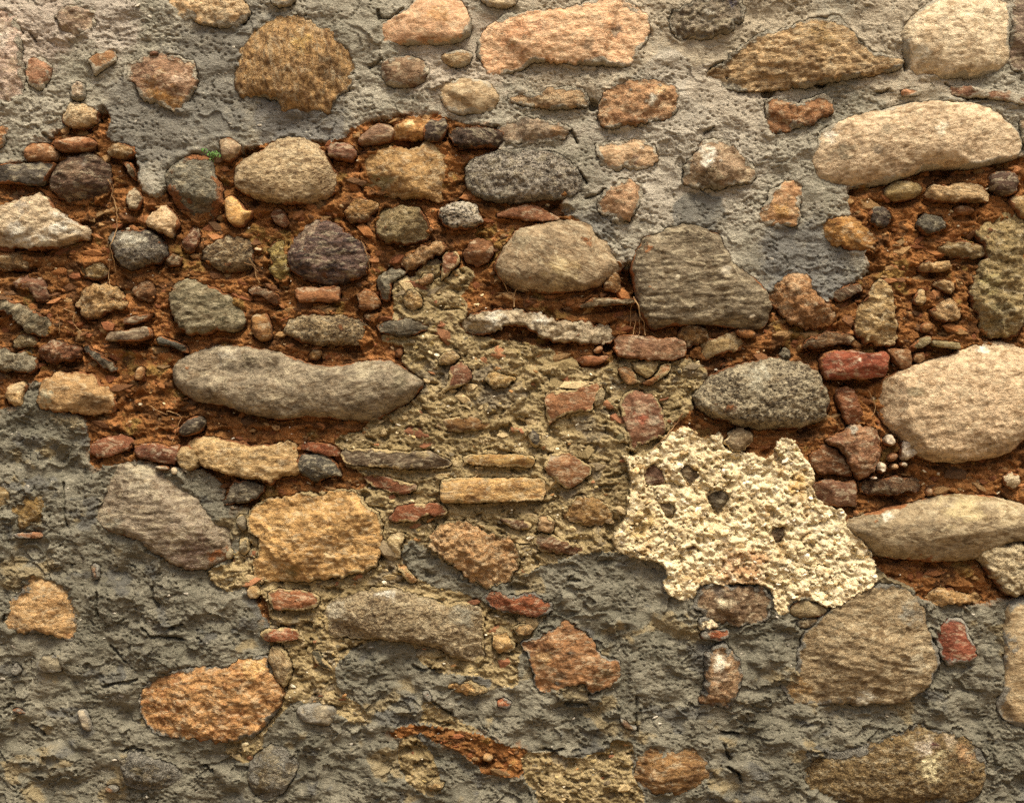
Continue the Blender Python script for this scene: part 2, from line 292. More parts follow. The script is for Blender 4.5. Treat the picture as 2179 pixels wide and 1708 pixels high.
# ------------------------------------------------------------------ the stones: view, kind+bed, two colours, options | outline | tint patches
DATA = """
A1 tC c9b3a0 b0927c h10 m22|-60,60 60,70 130,150 160,260 150,400 170,560 150,680 60,730 -60,740|100,500,80,b59a80 20,250,90,d2c0b0
A1 rC a58f76 846a52 h8 m20|380,120 450,50 560,40 690,90 680,170 620,230 560,270 430,290 395,250 410,180|
A1 tC a87850 90603a h3 m14|200,410 300,400 360,450 340,560 290,640 190,600 175,500|
A1 bC a06a3e 7e4e2c h6|615,435 660,390 760,355 820,350 830,430 760,470 720,500 660,540 650,480|
A1 rC 98724e 644832 h14|905,460 1000,400 1090,385 1230,390 1380,430 1400,520 1400,600 1350,680 1300,760 1340,790 1200,790 1080,730 990,700 950,600 900,560|1130,690,130,b07c30 1250,750,80,a87830 1290,560,60,c0a084
A1 pC 7a4a35 5c3828 h9|1055,385 1090,358 1130,372 1120,400 1070,402|
A1 rC c0ae92 8c7454 h8|500,600 560,570 605,610 600,690 540,720 490,680|
A1 rE cdb78c a08050 h12|440,780 480,730 560,730 640,750 690,800 680,870 600,900 500,910 440,870|
A1 tC dcbf8a c29a5c h13 m26 a10|1190,-60 1700,-60 1770,90 1720,150 1640,200 1530,190 1400,160 1330,140 1270,160 1240,90 1200,30|1600,140,90,a58e6c
A1 tC c8b080 a89060 h8|1920,-40 2110,-40 2060,30 1970,45 1930,30|
A1 tC b0703c 8e5830 h3|-40,920 20,890 60,910 30,1000 0,1050 -40,1050|
A1 sE 9c6844 7c4c30 h14|160,1070 190,1030 260,1015 330,1010 380,1050 400,1100 390,1140 290,1150 190,1150 165,1110|
A1 sE 9a5f3a 7a452a h16|385,1010 430,985 520,970 620,970 690,1010 670,1050 570,1075 450,1080 390,1050|
A1 rE 8c6c3a 6a5028 h8|750,1050 800,1020 880,1010 950,1040 960,1090 900,1130 820,1115 760,1100|
A1 dE 5a544a 403a32 h10|-40,1170 200,1160 300,1150 380,1155 370,1190 310,1290 270,1310 150,1300 -40,1290|
A1 lE 6e5540 4a3525 h12 a-5|420,1110 530,1095 640,1090 720,1130 770,1180 790,1280 760,1380 680,1430 560,1450 430,1410 350,1330 340,1270 380,1180|600,1160,30,a89888 500,1200,90,84684e
A2 lE c8b490 a08c6c h20 a15|-40,110 100,60 200,20 280,15 350,60 400,130 480,180 560,230 630,270 600,320 520,340 440,370 330,400 230,400 140,380 60,385 -40,370|450,230,110,d8d0c0 150,300,120,c4bcae 170,100,60,9a8a78 330,350,80,d0c8b8
A1 gE 7a7664 5c5a4c h10 m40|1190,1180 1260,1120 1350,1090 1440,1070 1480,1110 1510,1170 1530,1260 1570,1330 1580,1450 1540,1520 1440,1570 1370,1580 1280,1500 1220,1420 1180,1330 1150,1250|1470,1480,90,7a6850
A1 rE a89878 7c6a4c h4|890,1370 940,1330 1000,1370 1010,1420 960,1490 910,1480 885,1420|
A1 rE 908468 746850 h2|850,1145 930,1150 960,1210 960,1280 920,1260 900,1200|
A1 tE cdb083 a58a5c h14|1160,1445 1220,1490 1280,1590 1240,1620 1210,1670 1150,1660 1030,1590 1070,1520|
A1 sE d4a656 c09044 h12|1590,1395 1660,1390 1710,1440 1740,1490 1795,1480 1790,1530 1740,1560 1720,1600 1660,1615 1620,1570 1590,1480|
A1 sE a8906c 6a4c34 h12|1540,1000 1600,970 1660,990 1720,1040 1690,1090 1640,1140 1570,1140 1570,1060|
B1 gE b09a70 6e5a3c h26|-40,1180 0,1150 80,1100 180,1040 260,985 330,970 430,975 520,1010 570,1060 610,1110 650,1190 700,1270 690,1340 620,1380 500,1430 400,1440 250,1430 120,1400 20,1370 -40,1320|
B1 lC ba9048 84602c h18 a84 m8|-20,360 30,300 100,220 180,150 280,110 420,100 560,95 650,110 690,220 720,320 780,370 800,450 790,560 760,620 680,680 640,760 640,800 500,780 380,810 290,800 270,700 150,680 -20,690 -50,560|450,320,80,c49a48 560,150,110,b89464 640,500,120,7a5a30
B1 sC d0a474 b08050 h16 a-5|1230,-40 1540,-20 1590,60 1630,140 1630,210 1590,270 1540,300 1350,310 1150,315 1020,310 930,270 920,220 980,170 1060,130 1160,100 1210,40|1400,110,100,c08c50
C1 tC e0b684 c89460 h20|-20,300 20,230 80,180 150,115 250,90 400,80 560,70 680,40 780,0 900,-30 1010,0 1110,60 1180,110 1190,200 1170,280 1120,360 1060,440 990,480 900,470 800,460 650,455 520,440 400,430 280,490 200,510 80,520 -10,420|260,260,120,cc905e 760,310,70,a0805f 960,220,50,8a7260 420,210,60,c08860
B1 sC 927450 5e432a h12|1000,440 1080,400 1180,390 1280,420 1345,480 1330,530 1290,580 1240,610 1130,620 1030,600 1000,540|
B1 sC a58a58 8a6a3c h7|1420,390 1480,360 1560,350 1640,370 1650,400 1600,460 1530,475 1470,465 1425,430|
B1 sC b59c70 927c54 h12 m20|1420,600 1480,560 1600,550 1740,560 1800,620 1835,700 1810,770 1760,800 1600,805 1480,800 1440,740 1410,660|
C1 lC b89664 8c6c40 h10 a-5|190,690 260,650 350,650 430,655 500,620 600,600 680,605 730,650 775,710 750,750 660,770 520,770 400,765 300,755 220,730|
C1 tC ba8c56 986a3c h13|850,740 870,660 920,600 1000,570 1120,555 1260,570 1380,610 1400,680 1390,790 1340,840 1220,870 1080,885 950,900 860,890 825,820|1210,710,55,c8c0ae 1280,650,60,caa26c
C1 tC a08c70 7c6448 h9|120,910 170,850 260,810 350,830 450,850 560,870 640,910 590,980 500,1000 380,1010 250,1020 180,1020 140,970|290,870,70,6a5c4c 540,930,60,a8845c
B1 sE 8a6a4c 5a4232 h6|830,980 920,900 980,865 1060,880 1090,930 1080,990 1000,1015 850,1030|
B1 tE b8893e 8a5c20 h14|1090,900 1160,850 1260,840 1350,845 1340,900 1300,940 1280,990 1180,990 1090,980 1080,940|1200,895,40,e0c080
B1 dE 4a3c32 2e241c h16|1310,890 1350,850 1450,845 1470,900 1440,960 1400,1000 1310,995 1295,940|
B1 lE 5c4838 30241a h12 a28|1480,930 1560,890 1680,890 1780,900 1850,930 1880,1010 1800,1040 1680,1040 1570,1045 1500,1000|
B1 tE 8a5844 54281c h12|600,1050 640,1015 720,1010 790,1020 820,1090 790,1140 700,1130 620,1100|
B1 rE a88448 7a5a2a h16|850,1140 900,1090 960,1060 1100,1040 1230,1050 1330,1010 1460,1010 1490,1080 1560,1150 1600,1220 1610,1300 1540,1400 1450,1430 1340,1410 1200,1390 1050,1390 930,1390 870,1340 860,1240|1000,1320,120,7a6a3c 1420,1050,60,b49a64 1500,1200,70,b48a48
C1 gC b4ac9a 50483e h16 r1|-110,1190 -60,1120 30,1080 150,1060 300,1060 480,1070 600,1120 690,1210 740,1300 690,1370 610,1400 480,1410 300,1430 100,1420 -30,1390 -100,1310|
C1 tC bc9a6c 8e6c44 h9|825,1010 960,1000 1100,990 1180,995 1240,1050 1250,1120 1210,1190 1100,1210 960,1210 840,1180 820,1100|1090,1140,40,6a4c3c 1135,1050,20,d8d0c0
C1 tC b88f60 8e6840 h13|820,1440 850,1370 920,1310 990,1270 1080,1280 1140,1300 1140,1390 1100,1490 1060,1580 990,1570 900,1530 830,1500|
C1 rC a88c66 6e5438 h18 m20|1440,1190 1500,1110 1550,1020 1660,985 1760,1000 1830,1080 1900,1150 1970,1210 1920,1290 1800,1310 1640,1330 1500,1340 1430,1290|1600,1120,85,e4dccb 1620,1260,110,705a3c
C1 rC 8a7e68 5a4c38 h10 m16|1330,120 1420,40 1550,0 1700,-30 1850,-30 1880,60 1830,170 1750,230 1600,270 1450,280 1380,250 1350,190|1780,30,40,4a4450 1600,110,60,b0a898
D1 lC c2a066 8c6c3c h18 a-6|-110,570 -90,480 0,450 60,390 190,290 260,240 400,220 520,170 680,120 820,110 880,180 960,290 1060,370 1180,400 1290,420 1260,480 1150,510 1020,540 880,560 700,590 500,620 300,640 120,640 -20,610|700,260,120,96743c 31,545,13,-22
D1 sC d4c29c b8a078 h24|1490,0 1560,-40 2060,-40 2040,100 2030,250 2040,400 2010,480 1880,530 1700,545 1500,550 1390,555 1330,500 1300,400 1270,270 1290,170 1380,80|1390,400,70,c8bca4
D1 tC 86705a 6a5644 h6|2070,-40 2250,-40 2250,520 2080,500 2040,460 2050,200 2040,100|
D1 tC a8743a 7c4e22 h12|290,710 400,700 540,740 620,690 700,650 770,700 780,780 740,830 640,880 500,910 400,950 310,960 290,880 300,800|
D1 bC c0805c a86a48 h3|1265,640 1380,615 1420,650 1390,680 1280,685|
D1 bC 8a5840 6a4030 h9|1625,605 1800,620 1950,645 2060,660 2250,700 2250,750 2100,740 1950,710 1780,690 1630,685|
D1 sC ccb48c 947a54 h32 b38 a-12|640,1150 660,1040 700,950 760,890 880,840 1000,800 1150,775 1300,745 1450,720 1600,710 1750,715 1860,740 1960,800 2060,890 2110,970 2125,1060 2060,1130 1900,1160 1720,1195 1560,1180 1420,1200 1320,1250 1180,1290 1000,1320 860,1330 700,1290 650,1230|1080,1070,50,7c6c58 850,1080,70,8a7a60 1130,930,50,8a785c 760,950,60,d8ccb8 1520,920,60,dccfb4
D1 sE 5a4434 3a2a20 h10|1885,1250 1950,1215 2050,1205 2110,1250 2100,1340 2050,1385 1960,1380 1900,1320|
D1 sE 9c8650 74602f h8|1140,1370 1180,1310 1240,1275 1330,1280 1410,1300 1415,1360 1370,1405 1260,1420 1180,1410|
D1 lE c0a06c 8c7044 h16 a2|1430,1380 1480,1315 1600,1310 1750,1285 1830,1290 1890,1370 1870,1440 1750,1435 1600,1430 1440,1415|
D2 rE 55483c 2e2822 h4|1030,150 1080,100 1150,95 1210,140 1200,200 1150,240 1070,230 1030,200|
D2 rE 66604f 302c28 h4|1380,210 1430,150 1500,150 1570,190 1590,240 1540,290 1470,300 1400,260|
D2 sE 9a6238 7a4a28 h0|1640,110 1680,85 1760,90 1800,120 1780,150 1700,155 1650,140|
D2 rE a08a54 74643a h10|1890,30 1980,20 2040,80 2090,160 2150,200 2165,300 2150,450 2165,600 2150,700 2140,900 2100,1000 1920,1010 1830,970 1820,850 1770,750 1780,620 1830,520 1900,440 1850,350 1800,280 1820,150|1950,850,110,7c6c42 1900,650,90,98864e
D2 rE 8c7444 6a542a h-4|1530,380 1620,350 1740,345 1850,370 1900,430 1800,470 1650,460 1540,430|
D2 rE ac7c2c 7c5216 h8|710,220 760,180 850,160 940,180 1010,220 1080,300 1100,380 1080,430 980,420 860,390 760,350 720,300|
D1 tC b88a50 96683a h6|330,1360 430,1290 520,1275 560,1290 565,1400 545,1560 520,1610 400,1600 240,1600 235,1560 280,1480|420,1500,80,bc8c44
C2 qE 7c7058 50442f h30 b40 a3|1090,470 1130,400 1160,330 1230,320 1320,270 1420,240 1520,235 1600,270 1700,320 1740,430 1790,520 1880,570 1960,640 2030,700 2050,800 2030,900 1990,950 1900,960 1780,950 1640,930 1480,925 1340,940 1220,960 1170,900 1130,780 1100,650 1090,560|1720,560,45,aca08c 1920,890,30,c4b8a4 1380,610,25,ccc0a4 1250,330,40,a8987c 1500,600,50,8c8068
C2 sE 978260 6c5c42 h24 a24|100,520 150,420 210,340 270,260 360,230 480,210 600,190 720,195 780,230 810,290 880,340 920,390 960,440 1010,510 980,560 900,600 850,650 740,680 600,690 480,710 400,690 280,690 180,630 120,560|560,560,130,b09868 300,330,90,7c6c50
C2 rE 84582c 5c3a18 h0|870,660 900,590 940,555 980,590 995,690 930,700 870,690|
C2 dE 6e5c3c 483a24 h18|690,800 760,770 780,750 900,745 1000,755 1085,750 1090,790 960,795 850,805 700,815|
C2 rE b0a080 5e5038 h10|-190,950 -130,900 -40,860 100,830 250,820 380,860 480,890 600,910 720,920 850,930 940,970 945,1030 900,1070 780,1070 620,1060 500,1060 400,1010 300,960 200,950 100,990 0,1020 -100,1000|80,900,80,c8c0b0 420,900,70,d0c8b8
C2 bE 94664c 704838 h18|960,1040 1010,1010 1120,1015 1240,1030 1350,1030 1430,1050 1450,1100 1440,1160 1350,1190 1200,1190 1080,1180 980,1160 945,1110|
C2 sE 8c5230 683818 h-4|660,1170 750,1150 860,1155 920,1160 880,1210 790,1230 700,1220|
C2 pE 945c34 744422 h-2|790,1120 830,1085 865,1090 860,1130 820,1145|
C2 tE 98804c 6c5430 h4|1480,1130 1560,1060 1680,1010 1780,990 1890,1060 1840,1110 1700,1150 1560,1190 1490,1170|
C2 rE 8c6030 5c3a18 h2|1400,990 1450,935 1530,930 1600,960 1620,1030 1540,1090 1450,1110 1400,1060|
C2 sE 9a6030 7a4820 h2|1810,970 1880,960 1950,990 1940,1030 1860,1030 1810,1000|
C2 bL 94643a 744828 h2|965,1250 1050,1230 1100,1290 1115,1350 1050,1370 1000,1320|
C2 bL a06430 7c4a20 h4|1140,1350 1220,1310 1280,1220 1340,1215 1345,1260 1280,1320 1200,1370|
C2 rL a08c58 806c40 h6|1060,1200 1160,1190 1270,1200 1240,1280 1170,1320 1100,1280|
C2 pL 48443a 302c28 h2|1385,1265 1405,1240 1430,1255 1425,1290 1395,1295|
C2 bL a06844 7c4a30 h6|455,1450 480,1390 560,1400 660,1395 720,1360 860,1360 870,1420 800,1480 780,1550 640,1560 540,1600 490,1650 460,1600|
C3 bL 93604a 6e4230 h8|985,130 1020,60 1100,40 1220,70 1270,140 1300,220 1310,330 1230,390 1130,420 1070,470 1040,420 1030,300 1000,220|1130,230,60,a45434 1220,260,55,a08a70
C2 gE aca080 443a2a h34 b46 r1|1510,1440 1560,1380 1640,1300 1740,1250 1880,1220 2000,1180 2150,1170 2290,1210 2390,1280 2430,1400 2460,1500 2430,1600 2320,1650 2150,1680 1950,1670 1800,1640 1640,1590 1540,1520|1960,1300,110,bcb49c
D2 rE ac7c44 6e4a22 h18|325,700 380,640 470,590 560,560 620,620 640,690 720,760 820,830 830,890 790,950 680,965 570,960 480,920 420,850 340,790|500,650,80,b88c5c
D2 lE 6a5238 44301c h4 a30|780,730 850,670 940,640 1000,640 990,690 920,740 820,780|
D2 rE a98c54 745a2c h10|1090,640 1140,615 1200,680 1220,790 1235,950 1240,1050 1180,1090 1090,1070 1000,1060 950,1000 930,900 960,820 1020,750 1050,680|1110,780,70,c0a068
D2 rE b89860 8c6c3c h4|1400,520 1440,480 1520,490 1600,480 1640,520 1590,555 1500,570 1410,555|
D2 rE a48450 7c5c30 h2|1480,650 1550,610 1630,640 1660,690 1620,720 1540,690|
D2 rE ac8e58 846838 h2|1360,750 1400,685 1440,680 1450,750 1420,800 1370,790|
D2 rE b89660 907040 h6|1470,830 1530,780 1620,750 1670,790 1715,840 1670,910 1600,930 1520,890 1480,860|
D2 pE a06a34 7c4c20 h0|1400,960 1440,915 1500,920 1490,980 1430,1000|
D2 dE 7e7048 5c5030 h6|1335,1100 1400,1030 1470,1015 1480,1060 1410,1105|
D2 dE 908258 6c6038 h8|1480,1050 1600,1055 1680,1065 1680,1112 1580,1100 1490,1080|
D2 lE 7c5432 4c301a h8 a5|570,1090 620,1020 740,990 880,990 930,1030 900,1080 780,1085 650,1110|
D2 bE 94452a 6c2c18 h26|700,1180 720,1140 800,1120 920,1120 1000,1140 1140,1130 1160,1160 1155,1270 1130,1305 1000,1325 860,1325 730,1320 700,1240|955,1185,16,c8b8a4 970,1135,25,a8988a
D2 bE 8e5c36 6a4022 h6|1170,1105 1330,1110 1345,1230 1280,1260 1220,1200|
D2 bE 94663c 704a28 h0|1350,1190 1370,1140 1430,1130 1440,1180 1400,1215|
D2 sE ccb28a 8c7452 h36 b46|1020,1440 1090,1360 1200,1310 1330,1240 1480,1200 1620,1160 1760,1110 1880,1065 2000,1070 2110,1100 2250,1160 2250,1650 2110,1756 2050,1826 1900,1876 1700,1901 1500,1896 1380,1866 1300,1766 1230,1686 1150,1596 1100,1496 1050,1450|1330,1400,70,8c7854 1840,1110,50,d8d0bc
D2 bE 8e5230 6a3a20 h2|800,1400 870,1375 930,1400 970,1490 1010,1580 1030,1640 950,1650 890,1640 850,1560 810,1470|
D3 tE 9c6a4c 74442e h20|725,390 860,330 900,295 980,285 1080,310 1120,400 1130,500 1060,620 960,660 920,600 890,520 820,450|920,310,40,a09888
D3 bE 7a4a28 5c3418 h-4|640,480 720,420 820,460 900,560 930,650 840,640 700,640 620,560|
D3 kE d0c4ae b0a084 h8|1140,390 1170,345 1210,350 1225,410 1190,435 1145,420|
D3 kE d0c4ae b0a084 h8|1245,480 1270,400 1330,380 1390,440 1380,500 1310,540 1260,530|
D3 kE d0c4ae b0a084 h8|1095,600 1110,550 1150,555 1160,610 1120,635|
D3 kE d0c4ae b0a084 h8|1250,570 1275,540 1310,555 1295,585|
D3 kE d8ccb6 b0a084 h8|1040,660 1070,645 1095,655 1075,675|
D3 pE 8e5c3c 6c4028 h6|1160,510 1200,475 1250,495 1240,530 1190,550|
D3 pE b08c60 8c6c44 h6|1190,580 1215,550 1250,570 1240,595 1200,600|
D3 bE 7c5038 5a3424 h12|640,700 720,670 850,680 940,680 950,860 850,865 720,850 650,790 635,740|
D3 lE 6e4a30 4a2e1c h14 a2|975,710 1050,680 1200,650 1380,655 1420,680 1380,760 1200,770 1050,790 980,780|
D3 sE 9c8a66 70624a h34 b46 a4|880,1020 900,960 1000,930 1130,890 1290,850 1450,815 1580,785 1720,780 1860,790 2000,820 2250,900 2250,1100 2060,1110 1950,1150 1850,1210 1720,1240 1500,1255 1300,1230 1100,1215 1040,1150 980,1090|1150,925,45,d4ccb6 1700,830,160,b09c6c 1990,880,130,b8a47c 1080,960,60,6c6048
D3 kE c0b088 8c7a54 h20|1815,1190 1860,1115 1980,1130 2060,1110 2250,1150 2250,1420 2080,1480 2020,1500 1960,1420 1900,1350 1850,1270|
D3 rE c4b492 9c8a64 h6|1985,650 2040,605 2110,640 2115,700 2070,740 2000,710|
D3 rE b08a4c 80602c h8|1450,1510 1500,1450 1600,1440 1680,1480 1830,1500 1830,1550 1700,1570 1560,1560 1470,1550|
C3 bP 7a5444 50342a h1|1150,600 1220,550 1280,600 1310,700 1190,715 1160,670|
C3 bP 70563e 44342a h1|1385,600 1460,560 1560,630 1480,710 1440,660|
C3 tP 6e6450 403828 h1|1590,740 1700,735 1780,790 1740,870 1720,960 1660,900 1610,830|
C3 tP 7c6a4c 605034 h1|1250,830 1340,840 1390,890 1330,970 1290,900|
D3 tP 6c563c 40301e h1|320,1060 360,1000 430,1000 440,1060 390,1120|
C3 bP 5a3c34 44302a h1|1440,1160 1500,1130 1545,1160 1480,1172|
C3 bP 7c5434 5c3c22 h1|2070,460 2110,470 2105,530 2075,535|
C3 rP 8a7652 66543a h16|1720,400 1760,330 1830,300 1910,330 1930,390 1880,460 1780,470|
C3 rC 8a7050 4c3824 h16|1520,1500 1560,1420 1680,1405 1800,1430 1900,1420 2010,1430 2065,1500 2060,1640 1980,1690 1850,1710 1700,1690 1580,1640 1510,1580|1730,1540,60,c0b090 1680,1450,60,786858
D4 lC a08c66 74603e h30 b36 a-10|430,830 480,780 540,740 550,620 580,500 660,430 760,350 860,290 960,220 1080,170 1180,150 1300,190 1370,240 1430,330 1440,420 1480,540 1530,640 1530,740 1470,830 1450,900 1300,970 1240,1010 1100,1010 950,1015 780,1000 650,1030 500,1020 470,950 430,900|1000,950,80,dcd4c0 1350,720,100,b8a888 540,900,100,a0783a 1330,350,90,8c8474
D4 sE 8a7a54 605030 h8|450,360 520,280 620,260 760,330 700,390 600,400 500,390|
D4 sC 6a5838 4a3c24 h2|510,410 620,395 700,400 650,450 590,480 530,460|
D4 bC 8c4630 682c1c h12|1500,520 1550,450 1600,400 1690,400 1735,450 1740,530 1790,600 1800,680 1760,710 1640,720 1600,740 1560,680 1530,600|
D4 sC b09a70 8a7450 h16 m30|2000,300 2250,270 2250,1190 2080,1150 1980,1080 1950,980 1990,850 2000,700 1980,560 2000,400|
D4 gC 8c7444 54421f h18 m26|570,1450 620,1370 740,1360 900,1330 1080,1270 1200,1220 1330,1160 1450,1155 1600,1190 1720,1240 1840,1330 1870,1430 1850,1560 1800,1680 1600,1740 1300,1750 1000,1750 720,1700 620,1600|1420,1280,80,c8b8a4 1460,1440,110,dccb98 1700,1370,90,b48a58 1480,1290,35,6a4038 1600,1250,60,c0a888
C4 tC 9c6e3c 5e3c1c h14 m6|290,560 400,540 500,490 570,420 610,395 680,450 780,510 800,600 880,680 980,710 990,800 970,870 860,900 790,940 730,880 700,850 600,890 500,920 420,920 380,870 360,760 330,660|630,640,30,5c4634 570,790,40,6a5238 880,790,100,6a4e28 430,680,70,b08850
C4 rC a08058 6a4826 h22|1590,660 1640,600 1720,590 1790,640 1830,720 1865,820 1820,900 1810,980 1740,1035 1600,1010 1540,980 1600,900 1580,780|1690,700,65,d8ccb4 1700,800,60,b89c80
C4 bC 984e2c 743818 h10|1555,500 1600,480 1750,475 1755,520 1700,560 1560,550|
C4 kC d8c8a0 b0a078 h10|1525,420 1570,385 1650,410 1700,460 1600,480 1540,470|
C4 lC 8c6834 6a4a22 h8 m10|1100,1330 1180,1300 1350,1300 1540,1310 1560,1380 1640,1440 1680,1530 1600,1560 1570,1640 1430,1660 1250,1650 1100,1600 1080,1540 1100,1420|
C4 bC a85c38 88482c h4|110,990 160,960 220,1000 190,1040 120,1030|
C4 lC 984f2a 7a3c20 h10 m12|10,230 100,215 250,235 380,225 480,280 520,340 420,390 280,380 150,350 50,310|
C4 rL c8a564 9c7c40 h6|70,590 100,510 190,490 230,560 245,620 180,640 110,660|
C4 rL b89458 8c6c38 h6|210,470 280,430 380,460 360,510 270,540|
B4 gL a4926c 5a4a32 h18 m10 r1|590,350 620,290 680,250 800,230 900,200 1040,180 1150,210 1300,250 1420,300 1560,290 1690,310 1720,420 1710,560 1740,680 1650,720 1500,690 1420,620 1250,580 1100,560 960,540 860,560 760,520 660,560 600,480|1030,210,70,c8c0b0 680,350,90,b0a48c 1580,380,110,8c8470
B3 tL be9650 9a7438 h24|50,960 60,890 110,840 200,820 350,790 480,770 580,780 680,740 780,750 850,800 880,870 990,900 1000,990 990,1100 1000,1200 930,1280 860,1330 700,1360 500,1380 300,1390 160,1400 90,1390 90,1230 140,1200 120,1080 60,1050|360,1320,65,7c6430 630,1200,40,d0b078
B3 bL 9a5c38 723e24 h14|200,1460 300,1450 450,1460 550,1490 540,1560 480,1590 350,1600 240,1590 200,1530|
B3 tL a8864c 84683a h4|40,1470 60,1425 110,1420 135,1480 110,1520 50,1510|
B4 bL a05a38 7a4028 h10|135,510 180,475 300,465 390,475 425,540 380,555 270,565 170,560|
B4 lL 9c8458 544426 h10 a60|195,620 250,600 330,640 360,740 350,830 300,885 250,840 220,760 200,700|
B4 dL 4a4634 34321f h4|500,640 550,630 590,690 650,750 640,775 570,750 520,700|
A4 rC b88a4a 8a5a26 h20|990,1000 1030,880 1080,820 1200,770 1370,740 1500,740 1600,750 1700,700 1830,670 1890,680 1900,760 1950,840 2000,920 2000,1020 1920,1090 1870,1170 1800,1240 1700,1260 1600,1290 1480,1270 1350,1260 1200,1240 1080,1190 1000,1100|1800,750,90,c49850
A4 tC c29c60 a07a42 h6|185,70 280,90 350,120 430,120 480,180 510,230 540,300 540,450 540,560 490,580 400,540 280,500 150,500 20,470 20,420 50,350 60,280 150,220 170,150|100,430,80,9c7440 500,540,50,a87840
A4 tC 7c745c 645c48 h14 m12|260,720 300,670 420,660 440,700 435,775 330,780 290,765|
A4 tC 8a7440 6c5830 h3|70,790 100,710 145,770 120,810|
A4 bC a06848 84503a h3|75,1050 120,1035 190,1070 150,1080|
A4 sC 8a806c 746a58 h10|540,1060 590,1040 630,1090 660,1170 640,1210 580,1180 560,1110|
A4 gC 807a6a 6a6450 h14 m70|850,1400 920,1340 1020,1340 1100,1390 1250,1450 1300,1530 1200,1600 1000,1620 900,1600 870,1500|980,1480,90,5a4c2c
B4 gC 807a6a 645c44 h14 m60|50,1440 130,1350 200,1310 320,1350 400,1420 380,1520 300,1640 150,1720 40,1560|150,1560,100,5c4c2c
B4 sC 8a8068 746e5c h8 m60|390,1050 430,1010 560,1005 660,1030 680,1110 620,1180 500,1150 420,1130|
A3 lE 958872 665844 h22 a2|690,570 740,530 850,495 920,520 930,560 1080,570 1200,600 1280,640 1310,740 1400,790 1450,870 1560,950 1660,1000 1660,1080 1620,1200 1560,1260 1430,1305 1300,1290 1200,1250 1080,1180 1000,1110 850,1060 740,1030 670,930 680,750|1350,1180,190,7c6454 1000,620,150,a89a80 800,980,90,807a6a 1330,1030,60,a09078
A3 tE b89a60 8e7040 h18|1340,440 1380,370 1500,370 1600,380 1690,410 1780,430 1900,430 2000,400 2080,420 2090,540 2120,620 2000,650 1900,690 1780,670 1650,640 1500,600 1440,580 1390,510|
A3 kE a48a58 806a3c h8|1260,460 1330,400 1380,460 1420,560 1360,600 1280,600 1250,540|
A3 sE 4a4034 302a22 h14|1280,290 1340,230 1420,215 1460,260 1420,330 1350,360 1280,360 1265,320|
A3 bE 82482c 5c301c h-2|640,410 740,370 860,350 940,400 930,450 830,490 700,520 630,490|
A3 bE 7a4630 562c1c h8|960,430 1050,410 1200,430 1265,420 1270,500 1230,570 1130,550 1000,520 955,480|1130,490,20,d0b8a4
A3 tE 5c5444 403a2e h8|1560,840 1620,760 1650,690 1750,680 1860,710 1870,760 1800,820 1700,845|
A3 sL 7c735c 5c5440 h4|1665,970 1700,910 1745,930 1750,1010 1720,1040|
A3 tL a49a78 80765a h4|1690,1090 1760,1080 1770,1170 1730,1210 1695,1180|
A3 pL 8c8060 6c6044 h4|1595,1190 1630,1150 1660,1190 1640,1235 1600,1235|
A3 pE 9c9078 746a54 h10|1100,570 1190,570 1200,605 1110,600|
A3 pE b0a080 807050 h10|1210,590 1240,578 1270,600 1260,635 1220,635|
A3 rC 937434 5c4a20 h4|60,880 110,800 200,760 300,765 340,810 320,900 340,960 280,1020 200,1030 110,1010 90,940|
A3 tC 8c7444 6c5a34 h2|-40,700 70,700 75,860 -40,900|
A3 bC 9a6448 7c503a h2|80,1060 160,1040 300,1045 340,1070 250,1090 130,1085|
A3 tC 8a6a4c 6c523a h3|640,1290 670,1255 705,1290 705,1370 660,1385|
A2 tE b08c54 806030 h20|270,1420 310,1320 420,1285 540,1270 660,1300 700,1350 840,1410 800,1460 790,1550 700,1570 560,1570 400,1560 290,1530|650,1510,130,785a30 330,1450,60,8c8468
A2 rE c2a268 8c6c3c h8|25,1440 60,1370 140,1335 190,1370 175,1440 150,1510 60,1510|
A2 rE 938a70 5c5644 h8|-40,1100 40,1090 80,1130 200,1120 245,1150 250,1230 200,1280 80,1260 -40,1250|
A2 rE 8c7850 64542f h-2|80,1040 150,1000 240,1020 250,1090 150,1110 90,1100|
A2 rE 7e4a2c 5a301c h8|265,1170 280,1090 360,1050 480,1070 560,1090 570,1170 480,1200 350,1215|
A2 lE 8c8062 4c4632 h12 a-32|-40,760 60,765 150,810 250,840 340,890 390,970 360,1010 260,1020 180,980 100,900 20,850 -40,830|
A2 sE 774a36 5c3626 h-8 b22|60,640 120,590 250,555 310,570 310,650 355,720 340,770 260,785 210,750 190,690 120,690|
A2 rE ba9558 7e5c2c h8|510,770 560,700 650,650 760,650 840,690 900,770 880,820 760,840 730,870 640,900 580,890 560,830|
A2 rE 80652f 5c4820 h-8|540,540 600,490 720,480 760,530 750,590 680,620 580,600|
A2 gE 8c8474 3c3630 h16|765,310 800,265 900,270 1020,270 1110,300 1170,370 1180,440 1120,490 1030,520 930,545 860,520 820,450 790,390|960,340,80,c4bca8
A2 tE 744630 562e1e h-8|1280,340 1330,260 1380,230 1420,290 1390,370 1340,430 1280,410|
A2 tE 7c5634 5c3c20 h-4|1170,480 1220,425 1290,460 1270,520 1180,520|
A2 gE 86704a 3c2c18 h2|1420,400 1500,350 1600,300 1700,290 1780,340 1790,450 1780,530 1680,560 1580,560 1490,510 1420,470|
B2 rE 9c8840 70601f h-6|190,360 290,330 330,420 345,540 330,620 240,640 190,540 200,460|
A2 pE d8c898 c0b080 h-2|1790,390 1830,380 1860,395 1850,420 1800,415|
